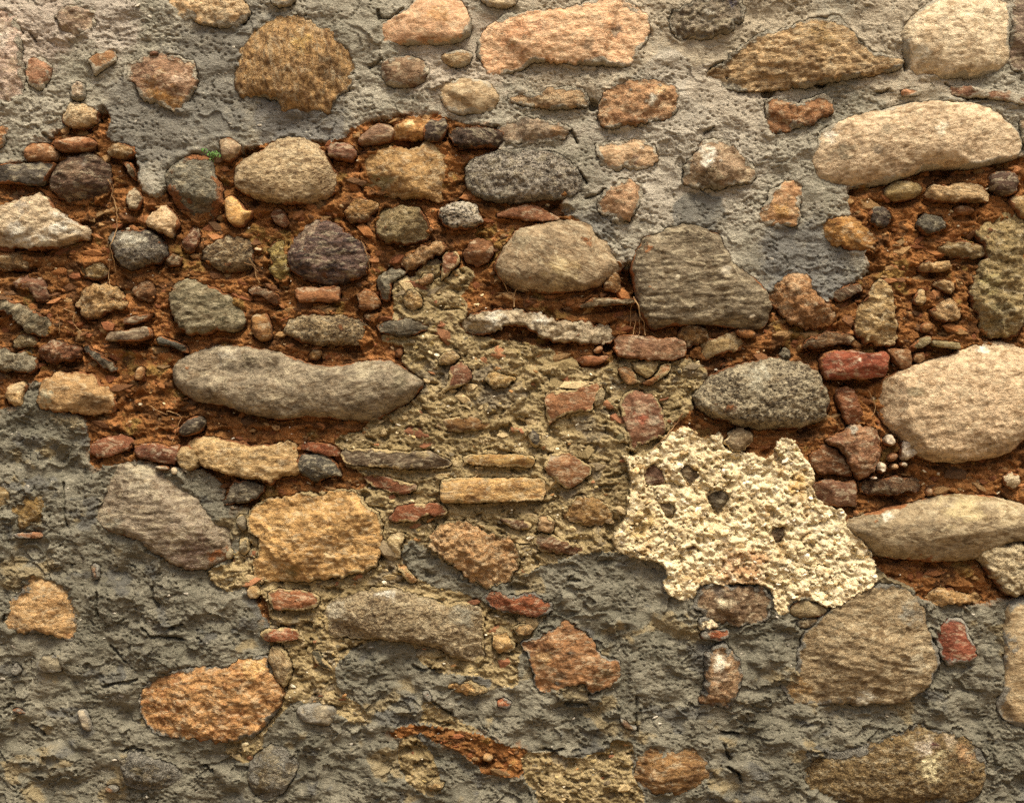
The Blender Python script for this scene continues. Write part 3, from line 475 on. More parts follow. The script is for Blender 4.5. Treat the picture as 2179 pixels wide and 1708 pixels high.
B2 lE 6c5448 362a28 h22 a3|330,400 350,280 400,200 520,190 640,200 710,260 800,320 880,370 910,450 890,560 800,610 660,640 520,635 430,600 360,540|460,270,100,a0856c
A2 lE 7c7254 464028 h20 a-10|1200,720 1240,640 1340,615 1450,650 1560,700 1680,760 1730,850 1720,950 1650,990 1540,970 1430,1000 1330,1010 1260,950 1220,850|
B2 bE a0643c 7c4628 h8|385,680 500,665 690,660 700,700 695,770 560,775 400,770|
B2 lE 84583a 643c24 h0 a-18|50,670 130,665 250,710 290,780 230,795 150,740 55,720|
B2 tE 96602f 6c401c h0|820,720 880,670 960,720 1000,790 960,830 840,825|
B2 tE 6a431e 4c2e12 h-10|860,850 990,845 980,890 940,930 880,900|
B2 sE 94632f 70441e h8|80,850 130,820 180,860 210,950 205,1030 150,1060 90,1020 70,940|
B2 gE a69064 4c3c24 h16|300,980 350,910 440,870 600,865 760,880 850,900 920,980 920,1050 860,1090 720,1080 560,1085 460,1070 360,1030|
B2 rE a07a3c 7c5a28 h-2|470,1150 500,1110 570,1110 580,1150 530,1190 480,1180|
B2 sE 8e8168 5c5240 h34 b44 a-4|-470,1270 -450,1220 -370,1160 -270,1110 -150,1085 0,1085 100,1100 230,1130 340,1160 450,1200 560,1230 680,1230 800,1210 920,1190 1020,1190 1110,1230 1180,1290 1260,1320 1280,1360 1210,1430 1160,1500 1030,1540 970,1600 920,1635 760,1610 600,1590 450,1580 330,1610 200,1590 100,1580 0,1540 -130,1500 -270,1490 -380,1430 -450,1350|-150,1250,120,-20 50,1255,130,-24 250,1285,110,-18 430,1290,80,-8 1150,1330,100,6c6048 -100,1140,90,a09480 900,1240,120,a09276
B2 tE 80502f 5c3418 h-2|1570,440 1600,370 1680,320 1770,340 1800,410 1760,480 1680,510 1600,490|
B2 bL 8a4f30 68381e h8|1440,430 1540,420 1545,500 1480,570 1420,640 1420,560|
B2 rE b08850 6e4c22 h10|1130,500 1190,430 1280,380 1390,340 1460,360 1460,400 1370,460 1250,530 1170,550|
B2 lE 9e8a5a 706038 h20 a-4|970,130 1000,95 1200,95 1270,120 1330,210 1350,280 1310,330 1180,365 1050,350 970,310 960,200|
B2 rE 9c7434 6a4818 h2|730,110 790,40 880,30 970,80 950,150 880,200 770,205 730,160|
B2 gE b4ac9a 28241e h10|1400,140 1440,90 1560,60 1660,80 1700,150 1720,210 1640,240 1530,260 1440,230|
C2 bE 8a5436 5e3420 h2|105,140 200,110 300,80 400,90 500,140 555,180 480,200 350,200 230,170 120,180|
B2 bE 7c4a2c 5a3018 h-6|200,150 250,100 300,130 350,220 290,245 240,210|
B2 bL 784730 54301e h4|1470,1250 1560,1195 1620,1240 1650,1310 1580,1370 1500,1390 1420,1440 1400,1420 1480,1340|
B2 lL b49658 84683a h4 a20|1390,1190 1450,1130 1520,1120 1570,1170 1490,1220 1410,1230|
B2 rL b89a58 8c6c38 h4|1730,1320 1800,1270 1900,1300 1970,1320 1880,1370 1790,1400|
B2 rL bd9a58 94743c h4|1150,740 1210,670 1280,720 1290,800 1230,850 1170,810|
B2 rL a8804c 846034 h4|1255,630 1300,570 1370,570 1350,640 1280,660|
B2 rE 7c7660 504a3c h4|970,580 1040,540 1190,550 1130,590 1070,650 1060,760 1010,770 975,680|
B2 lE 6c6450 3c362a h10 a2|965,940 1050,900 1200,895 1320,930 1340,960 1240,1010 1120,1020 1010,1000|
B2 pE 84522e 643a1e h-4|1090,1120 1130,1090 1160,1120 1140,1170 1100,1170|
B3 sL 84592c 5c3a18 h0|1360,260 1450,230 1600,210 1720,235 1800,270 1740,310 1620,335 1500,330 1400,310|
B3 dL 665640 4a3c2a h16|715,490 750,450 900,450 1050,460 1200,480 1320,470 1400,490 1500,555 1440,590 1280,600 1080,590 900,575 740,555|1290,490,50,a08a5c
B3 bL b08548 8a5c2c h14|1575,510 1700,490 1880,490 2070,500 2090,540 2060,580 1900,580 1730,575 1600,560|
B3 fL c29c56 946c32 h16 a1|1415,670 1550,660 1800,660 2000,655 2150,660 2155,740 2145,820 2020,825 1820,830 1650,835 1500,840 1420,820|
C3 bL 8c5c38 6e4228 h10|440,560 480,500 570,470 660,500 700,540 770,570 790,620 700,690 620,740 540,690 460,620|500,500,45,8a7a64
B3 bL 8c5234 68381e h4|870,650 920,630 1050,650 1180,690 1260,710 1240,750 1130,775 1000,745 890,690|
B3 bL 92502e 6c3418 h8|1050,950 1120,860 1180,845 1300,840 1420,840 1470,900 1430,930 1320,920 1230,970 1120,975|
B3 gE 5a5648 34302a h10|410,520 440,490 560,485 640,520 700,600 715,650 620,650 540,690 440,640 400,590|
B3 bE 8a4826 683218 h2|390,440 500,400 640,420 720,470 700,510 600,500 480,470|
B3 rL c49d64 966c38 h18 m10|1350,1060 1400,1000 1500,965 1620,980 1700,1030 1830,1060 1900,1080 1960,1160 1990,1250 1950,1330 1890,1400 1770,1440 1640,1400 1560,1330 1480,1260 1390,1200 1320,1130|
C3 lL 7c4e30 54301a h6 a-14|375,1070 480,1060 600,1100 700,1140 735,1180 660,1210 520,1190 400,1170|
C3 sL 68492c 4c3218 h2|110,940 250,950 350,970 365,1020 280,1040 190,1000|
C3 rL b49464 8c6c40 h6|385,1020 420,940 480,925 530,970 520,1040 440,1050|
B3 rL bca878 948050 h6|1050,1060 1130,1020 1170,1070 1130,1150 1140,1240 1080,1220 1040,1160|
B3 rL b4884c 8c6430 h4|1100,1270 1150,1265 1200,1320 1260,1390 1210,1410 1140,1350|
C3 rL a07c3c 6a4c1e h4|565,900 650,800 780,780 860,830 930,900 940,980 850,1000 700,990 600,960|
C3 sL 50483c 343028 h4|330,340 390,280 430,330 425,420 380,450 340,400|
C3 tL a09068 7c6c48 h4|800,70 850,10 885,40 870,120 810,150|
C3 pL 6e6440 504828 h2|950,365 990,320 1030,350 1020,400 970,415|
A2 dE 756248 4c3c2a h18|750,1050 790,990 900,980 1000,950 1060,960 1070,1020 1000,1050 880,1055|
A2 dE 6a462e 4a2e1c h8|875,930 880,890 980,870 1090,855 1040,900 960,935|
A2 sE 4c4a40 34322a h6|1100,1050 1130,1015 1180,1030 1300,1080 1340,1130 1310,1140 1200,1085 1140,1090|
A2 lE 5c5444 302c24 h4 a-38|555,1060 590,1040 680,1130 780,1190 820,1250 770,1275 680,1200 600,1130|
A2 pE a87c44 84602c h0|935,1300 970,1230 1020,1240 1015,1310 970,1335|
A2 tE 8a5a38 66401f h-8|920,680 980,620 1080,620 1100,700 1060,770 970,770|
A2 rE 7c5c2c 5a421c h-10|-40,430 100,420 230,460 250,520 120,550 -40,560|
B4 rL c09a58 946e34 h5|1460,880 1520,850 1660,850 1760,900 1740,940 1620,945 1500,910|
B4 bC 90482c 70341c h4|1290,920 1330,910 1360,960 1345,995 1300,965|
B4 rL d0b070 a88848 h5|1310,1580 1370,1545 1440,1550 1440,1615 1360,1620|
B4 pE a8844c 80602c h2|1700,1390 1740,1350 1800,1370 1790,1415 1730,1425|
C4 pC 6e5438 4c3824 h10|985,1100 1020,1110 1060,1150 1110,1170 1090,1200 1020,1180 985,1140|
D1 tC 8a7050 6a543a h8|2110,850 2250,830 2250,1100 2140,1060 2130,960|
D1 tE a08048 78602f h8|2040,1400 2250,1360 2250,1560 2120,1540 2060,1480|
B1 tC c8b48c a89468 h8|1700,-40 1980,-40 1970,20 1880,60 1790,50 1720,10|
A4 tC a87c50 88603c h3|735,1600 790,1585 840,1610 820,1635 745,1630|
D2 rE 66604f 403c30 h0|405,1150 440,1095 490,1120 480,1180 425,1190|
D3 pE 94683a 704a24 h2|1440,760 1465,730 1500,740 1495,785 1450,790|
"""  # the low dark brick beside the red pentagon is its shaded face, painted darker
# ------------------------------------------------------------------ read the stones
KIND = {  # rim: share of the half-width that rounds off; p: roundness; noise in mm; facets; streak, speckle, bump
 't': dict(rim=0.2, p=2.0, n1=6, n2=5, n3=1.9, st=1.2, fac=6, strk=.40, spk=.30, bmp=.95, out=3.8),
 'r': dict(rim=0.26, p=1.9, n1=9, n2=9, n3=3.4, st=.6, fac=7, strk=.28, spk=.42, bmp=1.2, out=4.6),
 's': dict(rim=0.52, p=2.1, n1=6, n2=2.8, n3=1, st=.7, fac=2, strk=.42, spk=.22, bmp=.7, out=2.0),
 'g': dict(rim=0.36, p=2.0, n1=6, n2=4.2, n3=2.8, st=.5, fac=4, strk=.28, spk=.85, bmp=1.2, out=2.6),
 'l': dict(rim=0.22, p=2.0, n1=6, n2=4.4, n3=1.9, st=3, fac=6, strk=0.8, spk=.38, bmp=1.1, out=3.6),
 'b': dict(rim=0.15, p=2.2, n1=3, n2=3.2, n3=1.4, st=.8, fac=5, strk=.30, spk=.28, bmp=.8, out=2.4),
 'd': dict(rim=0.12, p=2.4, n1=2, n2=1.4, n3=.6, st=1.6, fac=4, strk=.55, spk=.2, bmp=.65, out=1.8),
 'p': dict(rim=0.7, p=2.0, n1=2, n2=1.0, n3=.5, st=0, fac=2, strk=.2, spk=.25, bmp=.6, out=1.2),
 'k': dict(rim=0.35, p=2.0, n1=7, n2=6.0, n3=3.8, st=0, fac=0, strk=.1, spk=.5, bmp=1.2, out=5.0),
 'q': dict(rim=.3, p=2.2, n1=6, n2=2.6, n3=.9, st=3.2, fac=0, strk=0.7, spk=.22, bmp=.8, out=2.2),
 'f': dict(rim=0.12, p=2.4, n1=2, n2=1.2, n3=.7, st=1.8, fac=2, strk=.85, spk=.16, bmp=.8, out=2.0)}
CTX = {'C': (11, 17), 'E': (6, 24), 'L': (6, 18), 'P': (8, 17)}
SMC = {'C': '807a6b', 'E': '8c5a30', 'L': 'a89264', 'P': 'e8d09c'}
NAME = {'b': 'brick', 'd': 'slate', 'p': 'pebble', 'k': 'plaster_lump'}
stones = []
for ln in DATA.strip().splitlines():
    a, pts, ext = ln.split('|')
    a = a.split(); tile, kc, ca, cb = a[:4]
    s = dict(kind=kc[0], ctx=kc[1], ca=ca, cb=cb, ang=0.0, m=None, r=0.0, main=True)
    s['h'], s['b'] = CTX[kc[1]]; hset = False
    for t in a[4:]:
        v = float(t[1:])
        if t[0] == 'h': s['h'] = v
        elif t[0] == 'b': s['b'] = v; hset = True
        elif t[0] == 'a': s['ang'] = v
        elif t[0] == 'm': s['m'] = v
        elif t[0] == 'r': s['r'] = v
    if not hset: s['b'] += max(0, s['h'] - CTX[kc[1]][0])*0.75
    s['poly'] = to_mm(tile, pairs(pts)); s['tints'] = []; s['dents'] = []
    for e in ext.split():
        x, y, r, c = e.split(',')
        q = to_mm(tile, [(float(x), float(y))])[0]; rr = float(r)/2.135/1.5622
        if c[0] == '-': s['dents'].append((q[0], q[1], rr, float(c)))
        else: s['tints'].append((q[0], q[1], rr, c))  # on the long tan stone the dark lower patch paints its shaded side
    stones.append(s)
# the wall goes on beyond the frame: more of the same rubble on both sides, above and below
rng = random.Random(11)
PAL = [('a8906a', '7c6446'), ('b89a68', '8c6c40'), ('8e8168', '5c5240'), ('9c6a44', '74442e'), ('7c7058', '564a38'), ('c2a270', '947444'), ('94664c', '704838')]
placed = []
X0, X1, Y0, Y1 = -1500.0, W_MM+1500.0, -720.0, H_MM+ZB*1000+60
tries = 0
while tries < 4000 and len(placed) < 95:
    tries += 1
    x = rng.uniform(X0+120, X1-120); y = rng.uniform(Y0+80, Y1-110); a = rng.uniform(45, 150); b = a*rng.uniform(.5, .85)
    if -a-45 < x < W_MM+a+45 and -b-40 < y < H_MM+b+40: continue
    if any(abs(x-p[0]) < (a+p[2])*.93 and abs(y-p[1]) < (b+p[3])*.95 for p in placed): continue
    placed.append((x, y, a, b)); n = 13; tilt = rng.uniform(-.3, .3)
    pl = []
    for i in range(n):
        t = -2*math.pi*i/n; rr = rng.uniform(.84, 1.06)
        ex, ey = a*rr*math.copysign(abs(math.cos(t))**.8, math.cos(t)), b*rr*math.copysign(abs(math.sin(t))**.8, math.sin(t))
        pl.append((x+ex*math.cos(tilt)-ey*math.sin(tilt), y+ex*math.sin(tilt)+ey*math.cos(tilt)))
    c = rng.choice(PAL)
    stones.append(dict(kind=rng.choice('tgslrt'), ctx='C', ca=c[0], cb=c[1], ang=rng.uniform(-15, 15), m=None, r=0, main=False,
                       h=rng.uniform(10, 26), b=rng.uniform(20, 30), poly=np.array(pl), tints=[], dents=[]))

# ------------------------------------------------------------------ the wall's mortar as one relief
G = 2.2; MARG = 120.0
gx = np.arange(-MARG, W_MM+MARG, G, dtype=np.float32); gy = np.arange(-MARG, H_MM+MARG, G, dtype=np.float32)
NX, NY = len(gx), len(gy); XX, YY = np.meshgrid(gx, gy)
def P_(tile, s): return to_mm(tile, pairs(s))
EARTH = [P_('F', '-140,352 60,345 100,300 128,276 190,262 215,228 243,250 214,292 285,318 300,412 345,424 362,345 448,340 500,322 555,305 640,292 716,300 758,262 840,242 960,246 1062,282 1062,335 1230,398 1180,440 1240,470 1330,570 1385,610 1500,600 1590,650 1636,618 1742,645 1850,586 1854,545 1812,485 1800,412 1840,372 2000,330 2320,340 2320,1290 2139,1270 2091,1282 1971,1282 1941,1240 1878,1232 1700,1000 1450,1000 1200,900 900,1000 760,1180 600,1330 560,1330 530,1250 560,1090 480,1080 470,1010 300,975 200,1000 184,960 180,884 128,872 84,802 40,822 26,872 -140,900'),
         P_('B4', '1020,1200 1200,1150 1500,1170 1750,1230 1850,1290 2060,1350 2050,1450 1960,1530 1750,1510 1680,1450 1560,1350 1400,1280 1250,1200 1080,1260')]
LIME = [P_('F', '830,596 870,590 905,560 935,545 940,600 975,560 1010,575 1000,610 965,630 990,640 992,680 968,690 1024,716 1168,733 1186,770 1279,787 1303,757 1429,769 1459,754 1504,778 1510,800 1480,835 1474,865 1450,890 1420,920 1440,1100 1324,1176 1249,1170 1159,1203 1108,1224 1080,1232 1020,1232 950,1206 880,1140 855,1160 851,1191 890,1239 1020,1270 1028,1290 1110,1310 1150,1320 1120,1370 1100,1400 1110,1460 1060,1462 1040,1440 950,1435 900,1420 870,1360 800,1360 730,1390 710,1420 715,1470 745,1490 790,1525 770,1540 720,1520 640,1490 610,1500 560,1560 560,1590 530,1620 500,1622 470,1592 540,1560 600,1480 590,1440 570,1390 570,1330 565,1290 560,1270 520,1240 480,1262 440,1232 430,1215 500,1190 512,1100 545,1078 560,1060 800,1040 760,1000 735,1000 730,960 700,932 779,907 800,880 830,865 870,855 892,830 890,800 846,767 860,740 830,730 805,720 830,700 840,650 825,620'),
        P_('F', '842,1590 870,1562 900,1580 930,1640 945,1690 900,1692 850,1660'),
        P_('F', '1110,1600 1165,1598 1216,1616 1294,1598 1309,1574 1354,1577 1351,1616 1348,1664 1372,1694 1370,1840 1160,1840 1150,1690 1114,1664'),
        P_('B4', '1280,1000 1380,1000 1500,1090 1620,1150 1720,1220 1500,1180 1250,1150 1290,1080')]
PLAST = [P_('C3', '985,470 1080,500 1160,520 1200,480 1280,400 1340,340 1420,300 1500,310 1540,360 1600,360 1680,320 1730,350 1710,420 1800,470 1900,470 1960,500 2060,510 2090,380 2150,370 2230,410 2280,500 2370,600 2350,720 2400,840 2500,870 2590,880 2600,990 2700,1090 2790,1190 2830,1320 2820,1400 2700,1470 2600,1550 2520,1590 2400,1560 2330,1520 2280,1500 2200,1540 2150,1650 2070,1620 2060,1500 2040,1420 1900,1400 1800,1420 1560,1400 1520,1500 1440,1540 1340,1490 1280,1400 1330,1340 1280,1260 1180,1240 1000,1190 920,1110 940,1050 1010,930 1040,850 1060,750 1040,620')]
def region(polys):
    k = 4; cx = gx[::k]; cy = gy[::k]; A, B = np.meshgrid(cx, cy)
    d = np.max([sdf(A, B, chaikin(p, 1)) for p in polys], 0)
    fx = np.clip(np.arange(NX)/k, 0, len(cx)-1.001); fy = np.clip(np.arange(NY)/k, 0, len(cy)-1.001)
    ix = fx.astype(int); iy = fy.astype(int); ux = (fx-ix)[None, :]; uy = (fy-iy)[:, None]
    g = lambda dy, dx: d[np.ix_(iy+dy, ix+dx)]
    return (g(0, 0)*(1-ux)+g(0, 1)*ux)*(1-uy) + (g(1, 0)*(1-ux)+g(1, 1)*ux)*uy
edge = 13*fbm(XX, YY, 60, 5, 5, .62) + 3*perlin(XX/7, YY/7, 8)
dE = region(EARTH)+edge; dL = region(LIME)+edge*.9; dP = region(PLAST)+edge*.8+5*fbm(XX, YY, 17, 6, 3, .6)
outd = np.maximum.reduce([-XX, XX-W_MM, -YY, YY-H_MM, np.zeros_like(XX)])   # beyond the frame the cement closes over everything
fade = 90*sstep(25, 105, outd+30*fbm(XX, YY, 90, 7, 2)); dE = dE-fade; dL = dL-fade; dP = dP-fade
# relief of each layer (mm)
wx = XX + 9*fbm(XX, YY, 40, 61, 2); wy = YY + 9*fbm(XX, YY, 40, 62, 2)
low = fbm(XX, YY, 210, 1, 3)
rough = fbm(wx, wy*1.7, 24, 3, 4, .62); ridg = 1-np.abs(fbm(wx, wy*1.9, 17, 4, 3, .6))*2.4
lump = fbm(XX, YY*1.25, 130, 22, 2)
rv = .3+.95*sstep(-.25, .3, fbm(XX, YY, 140, 23, 3))          # trowelled here, rough there
hC = -9 + 9*low + (11+8*sstep(700, 1000, YY))*lump + 9*fbm(XX, YY*1.2, 60, 2, 2) + rv*(5.5*rough + 1.8*ridg + 1.5*perlin(wx/5.2, wy/3.6, 9))
f1, f2, _ = voronoi(wx, wy*1.25, 15, 21); hC -= 5.0*sstep(.30, .05, f1)*(perlin(XX/60, YY/60, 12) > .08)
fr = fbm(wx, wy*1.5, 115, 71, 3, .55)*2.6; saw = fr-np.floor(fr)         # overlapping trowel drags
hC += (5+5*(YY > 760))*saw**3*sstep(-.05, .15, fbm(XX, YY, 130, 72, 2))
fr = fbm(wx, wy*1.8, 48, 73, 3, .55)*2.0; saw = fr-np.floor(fr)
hC += (2+3*(YY > 760))*saw**4*sstep(.0, .2, fbm(XX, YY, 90, 74, 2))
pk = fbm(wx, wy*1.6, 11, 77, 2); hC -= (2.5+2.5*(YY > 760))*sstep(.22, .5, pk)*sstep(-.1, .2, fbm(XX, YY, 80, 78, 2))
f1, f2, idc = voronoi(wx, wy*1.15, 21, 31); g1, g2, ide = voronoi(wx, wy, 10, 32)
hE = -17 + 16*(YY > 1480) + 12*fbm(XX, YY, 120, 33, 2) + 13*fbm(wx, wy*1.5, 42, 34, 4, .62) - 16*sstep(.12, .4, fbm(wx, wy*1.6, 60, 36, 3)) + 8*(idc-.35)*sstep(.6, .15, f1) + 4.5*(ide-.4)*sstep(.6, .1, g1) + 2.6*perlin(XX/4.5, YY/4.5, 35) + 4*fbm(wx, wy*1.4, 13, 37, 2)
f1, f2, idl = voronoi(wx, wy, 17, 41)
hL = -10 + 9*fbm(XX, YY, 110, 42, 2) - 14*sstep(.15, .35, fbm(wx, wy*1.6, 40, 46, 3)) + 19*fbm(wx, wy*1.5, 40, 43, 5, .64) + 2*perlin(wx/5, wy/4.4, 45) - 6*sstep(.28, .05, f1)*(idl > .45) + 5*(idl > .8)*sstep(.45, .2, f1)
f1, f2, idp = voronoi(XX+4*perlin(XX/9, YY/9, 52), YY+4*perlin(XX/9, YY/9, 53), 13, 51)
g1, g2, idq = voronoi(XX, YY*1.2, 7.5, 54)
hP = 7 + 9*fbm(XX, YY, 90, 55, 2) + 9*fbm(XX, YY, 32, 56, 3) - 12*sstep(.18, .38, fbm(XX, YY, 30, 59, 3)) - 9*sstep(.3, .5, fbm(XX, YY, 13, 60, 2)) + 11*np.sqrt(np.clip(1-f1*1.1, 0, 1))*(.4+.8*idp) + 3*np.sqrt(np.clip(1-g1*1.1, 0, 1)) - 8
crk = np.abs(fbm(XX, YY, 80, 57, 3)); hP -= 9*sstep(.016, .003, crk)*sstep(0, .15, fbm(XX, YY, 120, 58, 2))
# which layer lies on top
wE = sstep(-5, 5, dE); Z = hC*(1-wE) + hE*wE
lab = np.where(dE > 0, 1, 0)
wL = sstep(-4, 4, dL); Z = Z*(1-wL) + hL*wL; lab = np.where(dL > 0, 2, lab)
wP = sstep(-2.5, 2.5, dP); Z = Z*(1-wP) + hP*wP; lab = np.where(dP > 0, 3, lab)
layer = Z.copy()
def prep_stone(s, i):
    """outline, centre and the relief of one stone as a function of position and distance from its outline"""
    k = KIND[s['kind']]; rnd = random.Random(500+i)
    step = 3.6 if s['main'] else 9.0
    base = s['out']; per = float(np.hypot(*(np.roll(base, -1, 0)-base).T).sum())
    N = int(np.clip(per/step, 26, 300)); p = resample(base, N)
    nx_, ny_ = rnd.uniform(0, 900), rnd.uniform(0, 900)
    t = np.roll(p, -1, 0)-np.roll(p, 1, 0); t /= np.hypot(*t.T)[:, None]+1e-9
    nrm = np.stack([t[:, 1], -t[:, 0]], 1); small = min(1.0, per/260)
    w = k['out']*small*(1.0*fbm(p[:, 0]+nx_, p[:, 1]+ny_, 30, 3, 3) + .5*perlin(p[:, 0]/8+nx_, p[:, 1]/8, 4))*2
    p = p + nrm*w[:, None]
    x, y = p.T; xn, yn = np.roll(p, -1, 0).T; cr = x*yn-xn*y; A = cr.sum()/2
    c = np.array([((x+xn)*cr).sum(), ((y+yn)*cr).sum()])/(6*A)
    if sdf(np.array([c[0]]), np.array([c[1]]), p)[0] < 4: c = p.mean(0)
    r0 = math.sqrt(abs(A)/math.pi); K = int(np.clip(r0/step*1.15, 5, 40))
    sv = 1-(np.arange(K)/K)**1.25
    ring = c + sv[:, None, None]*(p-c)
    pts = np.concatenate([ring.reshape(-1, 2), c[None]], 0)
    d0 = np.maximum(sdf(pts[:, 0], pts[:, 1], p), 0); d0[:N] = 0
    inr = max(float(d0.max()), 3.0); sc_ = min(1.0, r0/70); h, b = s['h'], s['b']
    nf = k['fac'] if r0 > 14 else min(k['fac'], 3); th0 = rnd.uniform(0, 6.28); facets = []
    for q in range(nf):                                   # broken faces
        th = th0+2*math.pi*(q+rnd.uniform(-.35, .35))/nf; dx, dy = math.cos(th), math.sin(th)
        sup = float(((p[:, 0]-c[0])*dx+(p[:, 1]-c[1])*dy).max())
        sl = rnd.choice((.2, .4, .65, 1.0))*rnd.uniform(.8, 1.2)*(1 if s['kind'] not in 'bdf' else .6)
        facets.append((dx, dy, sl, rnd.uniform(.15, .8)*sup, q))
    tilt = rnd.uniform(-.06, .06), rnd.uniform(-.05, .06); ru = rnd.uniform(.4, 1.25); s['ru'] = ru
    hx, hy = max(8, np.abs(p[:, 0]-c[0]).max()), max(8, np.abs(p[:, 1]-c[1]).max())
    dm = min(24.0, {'s': .26, 'g': .26, 'l': .20, 't': .11, 'r': .11, 'q': .12}.get(s['kind'], .08)*min(hx, hy))
    a = math.radians(s['ang'])
    def zfun(X, Y, d):
        ux, uy = X-c[0], Y-c[1]; X_, Y_ = X+nx_, Y+ny_
        vr = fbm(X_, Y_, max(25, r0*.9), 18, 2)
        tt = np.clip(d/(k['rim']*inr*np.minimum(np.clip(.85+1.5*vr, .3, 1.7), .85/k['rim'])), 0, 1); pr = (1-(1-tt)**k['p'])**(1/k['p'])
        z = h - b*(1-pr)
        if k['rim'] < .9: z = z - .10*b*(1-np.clip(d/inr, 0, 1))**2
        for dx, dy, sl, pos, q in facets:
            jag = 3.0*sc_*fbm(X_, Y_, 34, 40+q, 2)
            z = np.minimum(z, np.maximum(h - sl*(ux*dx+uy*dy-pos)+jag, h-b*(.6 if s['ctx'] in 'CLP' else 1.25)))
        z = z + dm*(.42-np.minimum((ux/hx)**2+(uy/hy)**2, 1.2))
        z = z + (ux*tilt[0]+uy*tilt[1])*sc_*np.clip(d/8, 0, 1)
        fade = np.clip(d/6+.25, 0, 1)
        z = z + fade*(k['n1']*sc_*fbm(X_, Y_, max(30, r0*.9), 11, 2)*1.3 + ru*k['n2']*(.45+.55*sc_)*fbm(X_, Y_, 24, 12, 3, .6)*1.5 + ru*k['n3']*fbm(X_, Y_, 8.5, 13, 2)*1.5)
        if s['r']: z = z + fade*s['r']*4*fbm(X_, Y_, 15, 19, 3, .6)
        if s['kind'] == 'k':
            f1, f2, ii = voronoi(X_, Y_, 13, 5); z = z + 5*np.sqrt(np.clip(1-f1*1.1, 0, 1))*fade
        us = ux*math.cos(a)-uy*math.sin(a); vs = ux*math.sin(a)+uy*math.cos(a)
        if k['st']:
            sg = fbm(us/4+nx_, vs+ny_+3*perlin(ux/40, uy/40, 8), 13, 14, 3, .6)
            z = z + fade*k['st']*sc_**.5*(1.2*sg + .5*np.floor(sg*4)/2)
        for (x, y, r, dep) in s['dents']:
            z = z + dep*np.exp(-((X-x)**2+(Y-y)**2)/(.5*r*r))
        return z
    s.update(p=p, c=c, A=A, r0=r0, K=K, N=N, pts=pts, d0=d0, zfun=zfun, nx=nx_, ny=ny_, a=a)

# the beds the stones sit in
INS = np.full(XX.shape, -99.0, np.float32); SHAD = np.full(XX.shape, -99.0, np.float32); TOP = np.full(XX.shape, -99.0, np.float32)
for si, s in enumerate(stones):
    q = chaikin(s['poly'], 2) if s['kind'] in 'spk' or not s['main'] else chaikin(s['poly'], 2, .13)
    ar_ = lambda p: abs(np.sum(p[:, 0]*np.roll(p[:, 1], -1)-p[:, 1]*np.roll(p[:, 0], -1)))/2
    pc = q.mean(0); q = pc+(q-pc)*math.sqrt((1.09 if s['ctx'] == 'E' else 1.05)*ar_(s['poly'])/ar_(q))
    pl = resample(q, 140); s['out'] = pl
    prep_stone(s, si)
    if not s['main']: continue
    pl = s['p']; x0, y0 = pl.min(0)-16; x1, y1 = pl.max(0)+16
    i0, i1 = np.searchsorted(gx, [x0, x1]); j0, j1 = np.searchsorted(gy, [y0, y1])
    if i1-i0 < 2 or j1-j0 < 2: continue
    d = sdf(XX[j0:j1, i0:i1], YY[j0:j1, i0:i1], pl)
    INS[j0:j1, i0:i1] = np.maximum(INS[j0:j1, i0:i1], d)
    zz = s['zfun'](XX[j0:j1, i0:i1], YY[j0:j1, i0:i1], np.maximum(d, 0))
    TOP[j0:j1, i0:i1] = np.maximum(TOP[j0:j1, i0:i1], np.where(d > 0, zz, -99))
    if s['ctx'] == 'P': Z[j0:j1, i0:i1] -= 13*sstep(-2.5, 3.0, d+3*fbm(XX[j0:j1, i0:i1], YY[j0:j1, i0:i1], 12, 88, 2))
    sh = int(round(13/G))
    if j1+sh < NY: SHAD[j0+sh:j1+sh, i0:i1] = np.maximum(SHAD[j0+sh:j1+sh, i0:i1], d)
soft = (lab == 1)
under = sstep(-3, 4, SHAD)*(INS < 2)
Z -= np.where(soft, 15, np.where(lab == 2, 6, 1.5))*under
# open cracks and drag ledges in the cement, and hollows washed out between stones
CRACKS = '''A4 1010,465 1080,530 1170,540 1290,545|A4 770,600 820,650 885,712|A4 730,890 830,862 965,838|A4 875,1345 950,1315 1015,1332|A4 200,1160 280,1200 300,1240|A4 1440,1450 1495,1492
C4 600,1000 680,1010 745,1022|C4 1110,960 1100,1060 1105,1200|C4 1730,1300 1745,1350 1765,1400|C4 1770,1470 1840,1522 1850,1562|C4 1700,1205 1830,1222|D4 1410,390 1405,485|A3 440,700 450,900 470,1000
A3 1080,1440 1082,1520 1112,1572|A3 685,1470 676,1560 682,1640|D1 880,190 930,240 1010,312 1080,380|B1 970,70 975,122 1060,132 1150,52|C1 740,1400 830,1382 872,1342|C1 690,1210 745,1302|C1 1615,515 1650,455 1780,432
B1 910,470 1000,420|C1 640,920 690,1005|D4 1430,530 1500,545|A1 200,240 235,280|A1 1720,160 1780,95|B4 1220,745 1290,765 1410,768|B4 1360,990 1420,1030 1500,1085|B4 700,640 780,620 850,590|C4 770,945 850,910|C4 450,1320 520,1345 580,1330
D1 1590,600 1750,700|D1 1100,650 1180,640|C1 1590,940 1650,900|A4 10,1050 75,1010|A4 30,380 10,430|A1 300,950 350,1000|A3 1200,1720 1290,1700|D4 40,1460 110,1500 130,1545|D4 0,1205 110,1222'''
